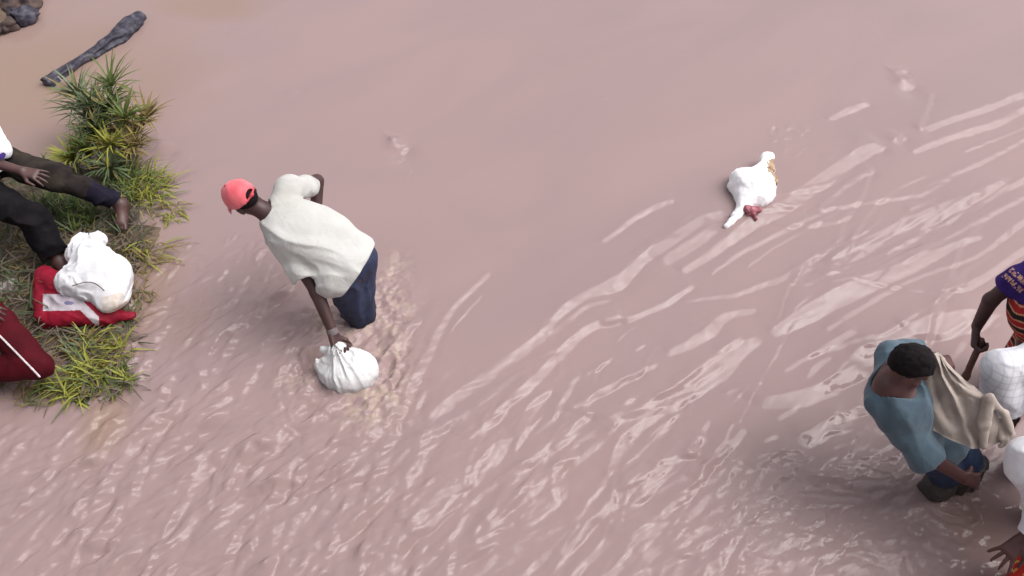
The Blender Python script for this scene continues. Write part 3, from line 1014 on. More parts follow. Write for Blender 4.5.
    for nm, arr in (('tan', tan), ('foam', foam), ('froth', froth), ('chop', np.clip(chop, 0.03, 1) * inside)):
        a = mesh.data.attributes.new(nm, 'FLOAT', 'POINT')
        a.data.foreach_set('value', arr.astype(np.float32).ravel())


SLOPE, CHOP_H = 0.40, 1.0
make_water()


# ------------------------------------------------------------------ the people
def hips(J, lat, w=0.085):
    J['Lhip'], J['Rhip'] = J['pelvis'] + nrm(lat) * w - V(0, 0, 0.03), J['pelvis'] - nrm(lat) * w - V(0, 0, 0.03)


def lerp(a, b, t):
    return a * (1 - t) + b * t


# --- man in the red cap, bent over a sack in the middle of the stream
J = joints(pelvis=(349, 264, 0.52), neck=(271, 215, 0.83), head=(244, 199, 0.93), Lsh=(290, 248, 0.67), Rsh=(290, 190, 0.88),
           Lel=(317, 293, 0.44), Lwr=(333, 333, 0.25), Rel=(317, 181, 0.66), Rwr=(316, 228, 0.44),
           Lkn=(354, 314, 0.08), Rkn=(364, 309, 0.08))
hips(J, V(-0.55, -0.83, 0))
J['Lan'], J['Ran'] = J['Lkn'] + V(0.05, 0, -0.41), J['Rkn'] + V(0.06, 0.03, -0.41)
cap_face, cap_up = V(-0.74, 0.42, -0.52), V(-0.45, -0.12, 0.85)
man, ax, hb = person('man in faded red cap and off-white shirt stooping in the stream over a white sack', J, cap_face, cap_up,
                     hands=dict(L=dict(d=at(339, 352, 0.17) - J['Lwr'], palm=V(0.75, -0.45, 0.1), curl=1.15, s=1.22)), vox=0.0062,
                     feet=dict(L=V(-0.8, 0.5, 0), R=V(-0.8, 0.5, 0)))
lat, up, dep = ax
fd = folds(0.019, (1.8, 6.5), np.stack([nrm(up + lat * 0.35), nrm(lat - up * 0.35), dep]), 11)
shirt(man, J, ax, M['shirt_white'], dict(L=[(lerp(J['Lsh'], J['Lel'], 0.40), 0.082), (lerp(J['Lsh'], J['Lel'], 0.62), 0.090)],
                                         R=[(lerp(J['Rsh'], J['Rel'], 0.55), 0.068), (lerp(J['Rsh'], J['Rel'], 0.84), 0.064)]),
      hem=-0.060, infl=0.034, fold=fd, vox=0.0062, neckr=0.068, k=0.04,
      extra=[ell(J['pelvis'] + up * 0.24 - lat * 0.075 + V(0, 0, 0.01), (0.15, 0.26, 0.12), ax), ell(J['pelvis'] + up * 0.12 - V(0, 0, 0.05), (0.195, 0.22, 0.15), ax), ell(J['Lhip'] + up * 0.04, (0.15, 0.14, 0.15), ax)])
nk = nrm(J['head'] - J['neck'])
solid('collar', [cone(J['neck'] - nk * 0.030, J['neck'] + nk * 0.020, 0.088, 0.076, flat=3)], M['shirt_white'], man, vox=0.006,
      subs=[cone(J['neck'] - nk * 0.10, J['neck'] + nk * 0.09, 0.074, 0.064)], disp=folds(0.004, (6, 12), np.eye(3), 4))
trousers(man, J, ax, M['navy'], dict(L=[(J['Lkn'], 0.072), (J['Lan'] + V(0, 0, 0.05), 0.07)], R=[(J['Rkn'], 0.072), (J['Ran'] + V(0, 0, 0.05), 0.07)]),
         infl=0.022, waist=0.02, fold=folds(0.012, (6, 11), np.stack([V(0, 0, 1), V(1, 0, 0), V(0, 1, 0)]), 31), vox=0.0065)
hc = J['head']
l, f, u = hb
solid('hair', hair_prims(hc, hb, 0.004), M['hair'], man, vox=0.006)
rim = hc + u * 0.020
capo = solid('cap', [ell(hc + u * 0.030 - f * 0.010, (0.092, 0.112, 0.105), hb, cut=(rim, -u))], M['cap'], man, vox=0.0045,
             subs=[ell(hc + u * 0.020 - f * 0.010, (0.081, 0.101, 0.097), hb), ell(hc + u * 0.026 - f * 0.118, (0.036, 0.05, 0.030), hb)],
             disp=folds(0.0035, (7, 14), hb, 9))
solid('button', [ell(hc + u * 0.135 - f * 0.010, (0.010, 0.010, 0.006), hb)], M['cap_dark'], capo, vox=0.003)
bv, bq = [], []
for i in range(13):                                          # curved brim, two faces
    a = math.radians(-62 + 124 * i / 12)
    for r_, dz in ((0.0, 0.004), (1.0, -0.012), (1.0, -0.017), (0.0, -0.002)):
        e = l * math.sin(a) * (0.090 + 0.012 * r_) + f * (0.100 * math.cos(a) + r_ * 0.060 * math.cos(a * 0.9) ** 0.6)
        bv.append(hc + u * (0.024 + dz - 0.022 * math.sin(a) ** 2 * r_) - f * 0.010 + e)
for i in range(12):
    for j in range(4):
        bq.append([i * 4 + j, i * 4 + (j + 1) % 4, i * 4 + 4 + (j + 1) % 4, i * 4 + 4 + j])
link_mesh('brim', bv, bq, M['cap'], capo)
solid('strap', [cone(hc + u * 0.024 - f * 0.105 - l * 0.045, hc + u * 0.024 - f * 0.122, 0.006, 0.006), cone(hc + u * 0.024 - f * 0.122, hc + u * 0.024 - f * 0.105 + l * 0.045, 0.006, 0.006)],
      M['cap_dark'], capo, vox=0.003)
wd = nrm(J['Lwr'] - J['Lel'])
M['band'] = mat('grey_wristband', (0.16, 0.125, 0.13), 0.6, (0.10, 0.08, 0.085), 40)
solid('wristband', [cone(J['Lwr'] - wd * 0.030, J['Lwr'] + wd * 0.012, 0.036, 0.036, flat=3)], M['band'], man, vox=0.005)


# --- man in the blue shirt at the right, pulling on a beige sack
J = joints(pelvis=(940, 436, 0.47), neck=(887, 382, 0.90), head=(909, 367, 1.00), Rsh=(879, 400, 0.80), Lsh=(892, 356, 0.87),
           Rel=(924, 453, 0.56), Rwr=(962, 477, 0.42), Lel=(918, 352, 0.70), Lwr=(938, 362, 0.84),
           Rkn=(943, 478, 0.13), Lkn=(966, 470, 0.13))
hips(J, V(0.55, 0.83, 0), 0.08)
J['Ran'], J['Lan'] = J['Rkn'] + V(0.03, -0.02, -0.46), J['Lkn'] + V(0.05, 0.0, -0.46)
man, ax, hb = person('man in washed blue shirt at the right, bare-headed, pulling on a beige sack', J, V(0.80, -0.25, -0.50), V(0.42, 0.05, 0.9), skin='skin_warm',
                     hands=dict(R=dict(d=at(985, 483, 0.38) - J['Rwr'], palm=V(0, 0.5, -0.8), curl=0.75, flip=1),
                                L=dict(d=at(947, 362, 0.82) - J['Lwr'], palm=V(0.2, 0.2, -0.9), curl=0.9, flip=1)), vox=0.006,
                     feet=dict(L=V(0.8, -0.5, 0), R=V(0.8, -0.5, 0)))
lat, up, dep = ax
shirt(man, J, ax, M['shirt_blue'], dict(R=[(lerp(J['Rsh'], J['Rel'], 0.6), 0.082), (lerp(J['Rsh'], J['Rel'], 1.06), 0.100)],
                                        L=[(lerp(J['Lsh'], J['Lel'], 0.5), 0.070), (lerp(J['Lsh'], J['Lel'], 0.9), 0.070)]),
      hem=-0.045, infl=0.024, fold=folds(0.011, (2.5, 8), np.stack([nrm(up + lat * 0.3), nrm(lat - up * 0.3), dep]), 15), vox=0.0062, neckr=0.105,
      subs=[cone(J['neck'] + dep * 0.02, J['neck'] + dep * 0.13 - up * 0.07, 0.06, 0.05)])
trousers(man, J, ax, M['denim'], dict(L=[(J['Lkn'] + V(0, 0, 0.05), 0.080)], R=[(J['Rkn'] + V(0, 0, 0.04), 0.080)]),
         infl=0.018, fold=folds(0.009, (5, 9), np.stack([V(0, 0, 1), V(1, 0, 0), V(0, 1, 0)]), 32), vox=0.007)
for s in 'LR':
    solid('rolled_cuff', [cone(J[s + 'kn'] + V(0, 0, 0.07), J[s + 'kn'] - V(-0.01, 0, 0.19), 0.078, 0.092)], M['dark_wet'], man, vox=0.007,
          disp=folds(0.013, (6, 12), np.stack([V(0, 0, 1), V(1, 0, 0), V(0, 1, 0)]), 33))
solid('hair', hair_prims(J['head'], hb, 0.012), M['hair'], man, vox=0.005, disp=lambda P: 0.004 * noise3(P * 60, 3) + 0.004 * noise3(P * 25, 4))


# --- woman with the stick at the right edge: violet top, striped wrap
J = joints(pelvis=(1044, 338, 0.52), neck=(1046, 263, 1.02), head=(1068, 229, 1.16), Lsh=(1019, 278, 0.90), Rsh=(1066, 251, 0.95),
           Lel=(991, 300, 0.70), Lwr=(977, 326, 0.47), Rel=(1085, 293, 0.75), Rwr=(1075, 323, 0.60))
hips(J, V(-0.3, -0.9, 0), 0.085)
for s, o in (('L', V(-0.05, -0.02, 0)), ('R', V(0.04, 0.04, 0))):
    J[s + 'kn'] = J[s + 'hip'] + o + V(0, 0, -0.42)
    J[s + 'an'] = J[s + 'kn'] + V(0.03, 0, -0.40)
fd_ = nrm(at(974, 343, 0.40) - J['Lwr'])
stick_a = J['Lwr'] + fd_ * 0.10 + nrm(V(0.8, -0.4, 0.2)) * 0.030
stick_b = at(966, 376, 0.16)
man, ax, hb = person('person in violet top and red-striped wrap at the right edge holding a stick', J, V(-0.8, -0.1, -0.55), V(-0.3, 0, 0.95), skin='skin',
                     hands=dict(L=dict(d=at(974, 343, 0.40) - J['Lwr'], palm=V(0.8, -0.4, 0.2), curl=1.25, s=1.3)), vox=0.0068)
lat, up, dep = ax
hair = solid('hair', hair_prims(J['head'], hb, 0.012), M['hair'], man, vox=0.007)
ec = lerp(J['Lsh'], J['Lel'], 0.10)
en = nrm(CAMP - ec)
e1 = nrm(J['Lel'] - J['Lsh'])
e1 = nrm(e1 - en * (e1 @ en))
e2 = np.cross(en, e1)


def sleeve_print(c):
    # yellow print running round the sleeve: two columns of small marks
    a, b = (c - ec) @ e2, (c - ec) @ e1
    ins = (np.abs(a) < 0.060) & (np.abs(b) < 0.034) & ((c - ec) @ en > 0.02)
    gap = (np.mod(a / 0.030 + 0.5, 1) < 0.16) | (np.abs(b) < 0.007) | (noise3(c * 90, 2) > 0.45)
    return np.where(ins & ~gap, 1, 0)


shirt(man, J, ax, [M['purple'], M['emblem']], dict(L=[(lerp(J['Lsh'], J['Lel'], 0.25), 0.070), (lerp(J['Lsh'], J['Lel'], 0.42), 0.072)], R=[(lerp(J['Rsh'], J['Rel'], 0.4), 0.07), (lerp(J['Rsh'], J['Rel'], 0.55), 0.072)]),
      hem=0.37, infl=0.018, fold=folds(0.006, (4, 9), ax, 16), vox=0.0055, name='top', neckr=0.09, colour=sleeve_print)
nk = nrm(J['head'] - J['neck'])
solid('collar', [cone(J['neck'] - up * 0.05, J['neck'] - up * 0.015, 0.112, 0.100, flat=3)], M['pink'], man, vox=0.006, subs=[cone(J['neck'] - up * 0.1, J['neck'] + up * 0.08, 0.092, 0.086)])
def wrap_colour(c):
    q = (c - J['pelvis']) @ up * 1.0 + 0.35 * ((c - J['pelvis']) @ lat)
    q = q + 0.02 * noise3(c * 6, 8)
    w = (q / 0.095) % 1.0
    n = noise3(c * 16, 12)
    return np.where(w < 0.40, 0, np.where(w < 0.50, 2, np.where(w < 0.88, np.where(n > -0.5, 1, 0), 2)))


P = [ell(J['pelvis'] + up * 0.24, (0.185, 0.26, 0.165), ax), cone(J['pelvis'] + V(0.05, 0, 0), J['pelvis'] + V(0.08, 0, -0.50), 0.175, 0.15, 0.05)]
solid('wrap', P, [M['pattern_red'], M['pattern_black'], M['pattern_orange']], man, vox=0.0068, k=0.05, disp=folds(0.009, (2.5, 9), np.stack([V(0, 0, 1), V(1, 0, 0), V(0, 1, 0)]), 17),
      planes=[(J['pelvis'] + up * 0.40, up)], colour=wrap_colour)
st = solid('wooden_stick', [cone(stick_a + (stick_a - stick_b) * 0.12, stick_b, 0.017, 0.021), cone(stick_b, stick_b + (stick_b - stick_a) * 0.9, 0.021, 0.017)], M['wood'], None, vox=0.005, disp=lambda P: 0.003 * noise3(P * V(30, 30, 12), 5))
tag(st, 'dark wooden stick held upright in a fist between two people at the right', 'stick')


# --- person in the white checked shirt at the right edge, back to the camera
J = joints(pelvis=(1084, 424, 0.52), neck=(1052, 350, 0.95), head=(1078, 314, 1.10), Lsh=(1001, 368, 0.88), Rsh=(1096, 352, 0.90),
           Lel=(1004, 406, 0.64), Lwr=(1014, 416, 0.50), Rel=(1120, 400, 0.65), Rwr=(1090, 430, 0.55))
hips(J, V(-0.95, -0.2, 0), 0.085)
for s in 'LR':
    J[s + 'kn'] = J[s + 'hip'] + V(0.03, 0.03, -0.40)
    J[s + 'an'] = J[s + 'kn'] + V(0.02, -0.03, -0.42)
man, ax, hb = person('person in white checked shirt behind the beige sack, cut by the right edge', J, V(0.2, 0.8, -0.5), V(0, 0.3, 0.95), vox=0.0075,
                     hands=dict(L=dict(d=V(0.1, 0.1, -0.9), palm=V(0.6, 0.6, 0), curl=0.8)))
lat, up, dep = ax
M['shirt_check'] = mat('white_checked_cotton', (0.78, 0.77, 0.79), 0.9, (0.64, 0.63, 0.67), 6, 0.3, 240, 0.2)
nt = M['shirt_check'].node_tree                               # a faint woven check
b = nt.nodes['Principled BSDF']
src = b.inputs['Base Color'].links[0].from_socket
fac = None
for axis_, ln in (('X', 24.0), ('Z', 24.0)):
    tcx = nt.nodes.new('ShaderNodeTexCoord')
    wv = nt.nodes.new('ShaderNodeTexWave')
    wv.bands_direction = axis_
    wv.inputs['Scale'].default_value = 8.0
    wv.inputs['Distortion'].default_value = 1.5
    wv.inputs['Detail Scale'].default_value = 0.6
    nt.links.new(tcx.outputs['Object'], wv.inputs['Vector'])
    rp = nt.nodes.new('ShaderNodeMapRange')
    rp.inputs[1].default_value, rp.inputs[2].default_value = 0.80, 1.0
    rp.inputs[3].default_value, rp.inputs[4].default_value = 0.0, 0.42
    nt.links.new(wv.outputs['Fac'], rp.inputs[0])
    mx = nt.nodes.new('ShaderNodeMix')
    mx.data_type = 'RGBA'
    mx.inputs[7].default_value = (0.42, 0.42, 0.50, 1)
    nt.links.new(rp.outputs[0], mx.inputs[0])
    nt.links.new(src, mx.inputs[6])
    src = mx.outputs[2]
nt.links.new(src, b.inputs['Base Color'])
shirt(man, J, ax, M['shirt_check'], dict(L=[(lerp(J['Lsh'], J['Lel'], 0.6), 0.100), (lerp(J['Lsh'], J['Lel'], 1.05), 0.090)], R=[(lerp(J['Rsh'], J['Rel'], 0.6), 0.085), (lerp(J['Rsh'], J['Rel'], 1.0), 0.08)]),
      hem=-0.10, infl=0.055, fold=folds(0.004, (3.0, 7.5), np.stack([nrm(up + lat * 0.4), nrm(lat - up * 0.4), dep]), 18), vox=0.007, k=0.10)
trousers(man, J, ax, M['navy'], dict(L=[(J['Lkn'], 0.09), (J['Lan'], 0.08)], R=[(J['Rkn'], 0.09), (J['Ran'], 0.08)]), vox=0.009, fold=folds(0.009, (5, 9), np.eye(3), 34))
solid('hair', hair_prims(J['head'], hb, 0.010), M['hair'], man, vox=0.008)


# --- person in the plain white shirt in the lower right corner, hand spread over red cloth
J = joints(pelvis=(1112, 470, 0.50), neck=(1072, 462, 0.92), head=(1096, 506, 1.02), Rsh=(1028, 452, 0.80), Lsh=(1112, 515, 0.80),
           Rel=(1052, 500, 0.60), Rwr=(1023, 540, 0.42), Lel=(1140, 560, 0.6), Lwr=(1100, 590, 0.5))
hips(J, V(0.85, -0.5, 0), 0.085)
for s in 'LR':
    J[s + 'kn'] = J[s + 'hip'] + V(-0.05, -0.10, -0.38)
    J[s + 'an'] = J[s + 'kn'] + V(0.06, 0.06, -0.42)
man, ax, hb = person('person in plain white shirt in the lower right corner, fingers spread over red cloth', J, V(-0.4, -0.75, -0.5), V(0, -0.3, 0.95), skin='skin_warm', vox=0.0065,
                     hands=dict(R=dict(d=at(992, 566, 0.33) - J['Rwr'], palm=V(0.1, 0, -1), curl=0.22, spread=0.42, s=1.08)))
lat, up, dep = ax
shirt(man, J, ax, M['shirt_bright'], dict(R=[(lerp(J['Rsh'], J['Rel'], 0.25), 0.115), (lerp(J['Rsh'], J['Rel'], 0.8), 0.108), (lerp(J['Rel'], J['Rwr'], 0.35), 0.060), (lerp(J['Rel'], J['Rwr'], 0.85), 0.046)],
                                          L=[(lerp(J['Lsh'], J['Lel'], 0.6), 0.085), (lerp(J['Lsh'], J['Lel'], 1.0), 0.08)]),
      hem=-0.12, infl=0.035, fold=folds(0.015, (2.6, 7.0), np.stack([nrm(up + lat * 0.4), nrm(lat - up * 0.4), dep]), 19), vox=0.0068, k=0.05)
trousers(man, J, ax, M['navy'], dict(L=[(J['Lkn'], 0.09), (J['Lan'], 0.08)], R=[(J['Rkn'], 0.09), (J['Ran'], 0.08)]), vox=0.009, fold=folds(0.009, (5, 9), np.eye(3), 35))
solid('hair', hair_prims(J['head'], hb, 0.010), M['hair'], man, vox=0.008)
rc = at(1034, 574, 0.26)


def red_colour(c):
    q = (c - rc) / 0.036
    d = np.hypot(np.mod(q[:, 0] + 0.5 * np.floor(q[:, 1]), 1) - 0.5, np.mod(q[:, 1], 1) - 0.5)
    return (d < 0.22).astype(int)


rb = solid('red_cloth_bundle', [ell(rc, (0.085, 0.11, 0.075)), ell(rc + V(0.10, 0.03, 0.0), (0.12, 0.12, 0.10)), cone(rc + V(0.05, 0, -0.02), rc + V(0.06, 0, -0.28), 0.09, 0.10)],
           [M['red_dot'], M['yellow_dot']], None, vox=0.006, k=0.04, disp=folds(0.008, (6, 10), np.eye(3), 41), colour=red_colour)
tag(rb, 'red cloth bundle with yellow dots under the spread hand in the lower right corner', 'cloth bundle')


# --- person in brown trousers stepping over the weeds at the left edge
J = joints(pelvis=(-22, 170, 0.46), neck=(-62, 106, 0.90), head=(-60, 80, 1.06), Lsh=(-40, 98, 0.84), Rsh=(-78, 122, 0.80),
           Lel=(-44, 152, 0.66), Lwr=(22, 171, 0.58), Rel=(-100, 170, 0.6), Rwr=(-70, 200, 0.5),
           Lkn=(58, 178, 0.44), Rkn=(32, 219, 0.42))
J['Lhip'], J['Rhip'] = at(-8, 158, 0.45), at(-22, 190, 0.43)
J['Lan'], J['Ran'] = at(121, 204, 0.15), at(60, 262, 0.14)
man, ax, hb = person('person in muddy brown trousers, one bare foot stretched out on the left bank', J, V(0.8, -0.3, -0.5), V(0.3, 0, 0.95), skin='skin_sole', vox=0.0062,
                     hands=dict(L=dict(d=at(50, 178, 0.55) - J['Lwr'], palm=V(0.1, 0.2, -1), curl=0.28, spread=0.3, s=1.05)),
                     feet=dict(L=V(0.10, -1, 0), R=V(0.6, -0.8, 0)))
lat, up, dep = ax


def brown_colour(c):
    d1 = np.linalg.norm(c - J['Lan'], axis=1) + 0.02 * noise3(c * 20, 4)
    line = lerp(J['Rhip'], J['Rkn'], 0.5)
    near = np.minimum(np.linalg.norm(c - J['Rkn'], axis=1), np.minimum(np.linalg.norm(c - line, axis=1), np.linalg.norm(c - lerp(J['Rkn'], J['Ran'], 0.6), axis=1)))
    far = np.minimum(np.linalg.norm(c - J['Lkn'], axis=1), np.minimum(np.linalg.norm(c - lerp(J['Lhip'], J['Lkn'], 0.5), axis=1), np.linalg.norm(c - lerp(J['Lkn'], J['Lan'], 0.6), axis=1)))
    return np.where(near < far, 1, np.where(d1 < 0.24, 2, 0))


trousers(man, J, ax, [M['brown_cloth'], M['black_cloth'], M['cuff']], dict(L=[(J['Lkn'], 0.088), (lerp(J['Lkn'], J['Lan'], 0.90), 0.070)], R=[(J['Rkn'], 0.10), (lerp(J['Rkn'], J['Ran'], 0.85), 0.085)]),
         infl=0.022, fold=folds(0.017, (6, 8), np.eye(3), 36), vox=0.0065, colour=brown_colour)
shirt(man, J, ax, M['shirt_bright'], dict(L=[(lerp(J['Lsh'], J['Lel'], 0.5), 0.08), (lerp(J['Lsh'], J['Lel'], 0.75), 0.082)], R=[(lerp(J['Rsh'], J['Rel'], 0.5), 0.08), (lerp(J['Rsh'], J['Rel'], 0.75), 0.08)]),
      hem=-0.03, infl=0.045, fold=folds(0.010, (3, 7), ax, 20), vox=0.0075,
      extra=[cone(at(-10, 132, 0.62), at(2, 150, 0.60), 0.07, 0.06)])
solid('purple_trim', [ell(at(2, 156, 0.655), (0.022, 0.035, 0.012))], M['purple'], man, vox=0.006)
solid('hair', hair_prims(J['head'], hb, 0.010), M['hair'], man, vox=0.008)


# --- person in the dark red tracksuit kneeling in the lower left
J = joints(pelvis=(-72, 268, 0.42), neck=(-112, 196, 0.90), head=(-112, 172, 1.05), Lsh=(-84, 200, 0.85), Rsh=(-136, 216, 0.82),
           Lel=(-62, 270, 0.66), Lwr=(-22, 304, 0.52), Rel=(-150, 290, 0.6), Rwr=(-120, 330, 0.5),
           Lkn=(38, 366, 0.22), Rkn=(-60, 370, 0.40))
J['Lhip'], J['Rhip'] = at(-58, 266, 0.42), at(-84, 284, 0.42)
J['Lan'], J['Ran'] = at(-52, 372, 0.12), at(-80, 400, 0.12)
man, ax, hb = person('kneeling person in dark red tracksuit with a white stripe, cut by the left edge', J, V(0.8, -0.4, -0.4), V(0.3, 0, 0.95), skin='skin_sole', vox=0.007,
                     hands=dict(L=dict(d=at(8, 318, 0.44) - J['Lwr'], palm=V(-0.1, 0.2, -1), curl=0.3, spread=0.2)),
                     feet=dict(L=V(-0.7, 0.3, 0), R=V(0.6, -0.8, 0)))
lat, up, dep = ax
tr = trousers(man, J, ax, M['track_red'], dict(L=[(lerp(J['Lhip'], J['Lkn'], 0.6), 0.098), (J['Lkn'], 0.082), (J['Lan'], 0.075)], R=[(J['Rkn'], 0.10), (J['Ran'], 0.08)]),
              infl=0.014, fold=folds(0.007, (4, 7), np.eye(3), 37), vox=0.007)
shirt(man, J, ax, M['track_red'], dict(L=[(lerp(J['Lsh'], J['Lel'], 0.5), 0.08), (J['Lel'], 0.07), (lerp(J['Lel'], J['Lwr'], 0.85), 0.048)], R=[(lerp(J['Rsh'], J['Rel'], 0.5), 0.08), (J['Rel'], 0.075)]),
      hem=-0.03, infl=0.03, fold=folds(0.008, (3, 7), ax, 22), vox=0.009, name='jacket')
solid('hair', hair_prims(J['head'], hb, 0.010), M['hair'], man, vox=0.008)
dl = nrm(J['Lkn'] - J['Lhip'])
pts = []
for t in np.linspace(0.0, 1.12, 16):                          # the white stripe lies along the outside of the thigh
    c = lerp(J['Lhip'], J['Lkn'], t)
    n = nrm(CAMP - c)
    n = nrm(n - dl * (n @ dl))
    sdv = np.cross(dl, n)
    dirn = nrm(n * 0.93 + sdv * (-0.36 if sdv[1] > 0 else 0.36))
    pts.append(c + dirn * (np.interp(t, [0, 0.6, 1.03], [0.100, 0.099, 0.086]) + 0.002))
solid('stripe', [cone(pts[i], pts[i + 1], 0.0065, 0.0065, 0.003) for i in range(len(pts) - 1)], M['stripe_white'], man, vox=0.0045)


# ------------------------------------------------------------------ sacks and bags
# white sack the capped man pushes through the water
hand = at(337, 349, 0.21)
sc = at(348, 371, 0.03)


def sack_folds(centre, amp, n, seed, zax=V(0, 0, 1)):
    def f(P):
        q = P - centre
        r = np.linalg.norm(q, axis=1)
        e1 = nrm(np.cross(zax, V(1, 0.2, 0)))
        e2 = np.cross(zax, e1)
        a = np.arctan2(q @ e2, q @ e1)
        w = noise3(P * 9, seed)
        s_ = noise3(np.stack([np.cos(a) * n / 3, np.sin(a) * n / 3, r * 3 + w], -1), seed + 1)
        t_ = noise3(np.stack([np.cos(a) * n / 1.4, np.sin(a) * n / 1.4, r * 6 + w], -1), seed + 2)
        c_ = noise3(P * V(14, 14, 14) + w[:, None] * 0.8, seed + 4)
        return amp * np.exp(-r / 0.20) * (2.6 * np.abs(s_) + 1.2 * np.abs(t_) - 0.9) + amp * 0.55 * (np.abs(c_) - 0.25) + amp * 0.3 * w
    return f


gz = nrm(hand - sc)
tag(solid('white_sack', [ell(sc, (0.185, 0.150, 0.135)), cone(sc + gz * 0.06, hand - gz * 0.01, 0.10, 0.050, 0.05),
                         cone(at(322, 362, 0.10), at(332, 356, 0.15), 0.036, 0.04, 0.02), cone(at(318, 366, 0.05), at(328, 368, 0.08), 0.034, 0.045, 0.02),
                         cone(at(326, 350, 0.15), at(338, 352, 0.18), 0.035, 0.04, 0.02), cone(at(346, 350, 0.16), at(354, 356, 0.14), 0.028, 0.04, 0.02)],
          M['sack_white'], None, vox=0.005, k=0.03, disp=sack_folds(hand, 0.018, 9, 3, gz)),
    'bulging white cloth sack in the stream, gripped by the man in red cap', 'sack')

# white sack on the bank lying over a red bag
g0 = ground(92, 282)
rb_c = at(84, 300, 0.11)


def bag_colour(c):
    # pale printed panel across the front of the red bag, seen from above
    out = np.zeros(len(c), int)
    uv = np.array([px_of(p) for p in c])
    x, y = uv[:, 0], uv[:, 1]
    band = (x > 43) & (x < 103) & (y > 292 + (x - 43) * 0.04 - 4 * np.sin((x - 43) / 18)) & (y < 311 - (x - 43) * 0.02) & (y > 294)
    arm = (np.abs((y - 297) - (x - 73) * 1.0) < 6) & (x > 70) & (x < 99)
    out[(band & ~((x > 84) & (y > 301) & (y < 320) & ((y - 297) < (x - 73) - 6))) | arm] = 1
    mk = (np.hypot((x - 69) / 5, (y - 303) / 2.0) < 1)
    out[mk] = 2
    return out


def px_of(p):
    q = p - CAMP
    d = q @ FWD
    return 512 + CAM_F * q[0] / d, 288 - CAM_F * (q @ UPV) / d


tag(solid('red_bag', [ell(at(84, 303, 0.11), (0.26, 0.13, 0.10)), cone(at(45, 285, 0.13), at(48, 316, 0.09), 0.07, 0.075), cone(at(58, 318, 0.10), at(95, 316, 0.10), 0.07, 0.06),
                      cone(at(106, 317, 0.07), at(130, 315, 0.06), 0.055, 0.032), cone(at(44, 275, 0.16), at(66, 290, 0.18), 0.06, 0.08)],
          [M['bag_red'], M['bag_grey'], M['bag_print']], None, vox=0.005, k=0.04, disp=folds(0.010, (6, 11), np.stack([nrm(V(1, -0.3, 0)), nrm(V(0.3, 1, 0)), V(0, 0, 1)]), 51), colour=bag_colour),
    'red woven bag with a pale grey printed panel, crumpled under the white sack', 'bag')
wk = at(88, 244, 0.24)
ws = solid('white_sack', [ell(at(98, 276, 0.24), (0.215, 0.185, 0.13)), ell(at(78, 280, 0.23), (0.13, 0.13, 0.10)), ell(at(112, 290, 0.2), (0.11, 0.16, 0.11)),
                          cone(at(92, 258, 0.26), at(86, 244, 0.24), 0.12, 0.075, 0.04), cone(at(80, 243, 0.25), at(100, 240, 0.24), 0.05, 0.055, 0.02), cone(at(72, 255, 0.22), at(80, 246, 0.26), 0.045, 0.05, 0.02)],
           [M['sack_white2'], M['sack_soiled']], None, vox=0.0055, k=0.045, disp=sack_folds(wk, 0.024, 9, 6, nrm(V(0, 0.8, 0.5))),
           colour=lambda c: ((np.linalg.norm((c - at(118, 308, 0.16)) * V(1, 1, 0.6), axis=1) + 0.02 * noise3(c * 30, 3)) < 0.075).astype(int))
tag(ws, 'full white sack with a bunched neck lying on the bank over a red bag', 'sack')
lo_c, hi_c = at(72, 286, 0.345), at(104, 291, 0.34)
solid('loose_thread', [cone(lerp(lo_c, hi_c, t) + V(0, 0.05 * math.sin(t * 3.1), 0), lerp(lo_c, hi_c, t + 0.125) + V(0, 0.05 * math.sin((t + 0.125) * 3.1), 0), 0.004, 0.004, 0.002) for t in np.arange(0, 1, 0.125)],
      M['stem'], ws, vox=0.0035)

# beige sack pulled between the two at the right: a cloth tube hanging open
OUT_L = [(937, 350, 0.86), (925, 362, 0.80), (918, 382, 0.72), (915, 402, 0.64), (916, 420, 0.57)]
OUT_R = [(944, 357, 0.86), (965, 380, 0.80), (985, 392, 0.76), (996, 400, 0.74), (1004, 410, 0.72)]
OUT_B = [(916, 420, 0.57), (940, 434, 0.52), (958, 442, 0.50), (980, 448, 0.50), (1004, 440, 0.54)]


for _o in (OUT_L, OUT_R, OUT_B):
    _o[:] = [(a_, b_, c_ + 0.17) for a_, b_, c_ in _o]


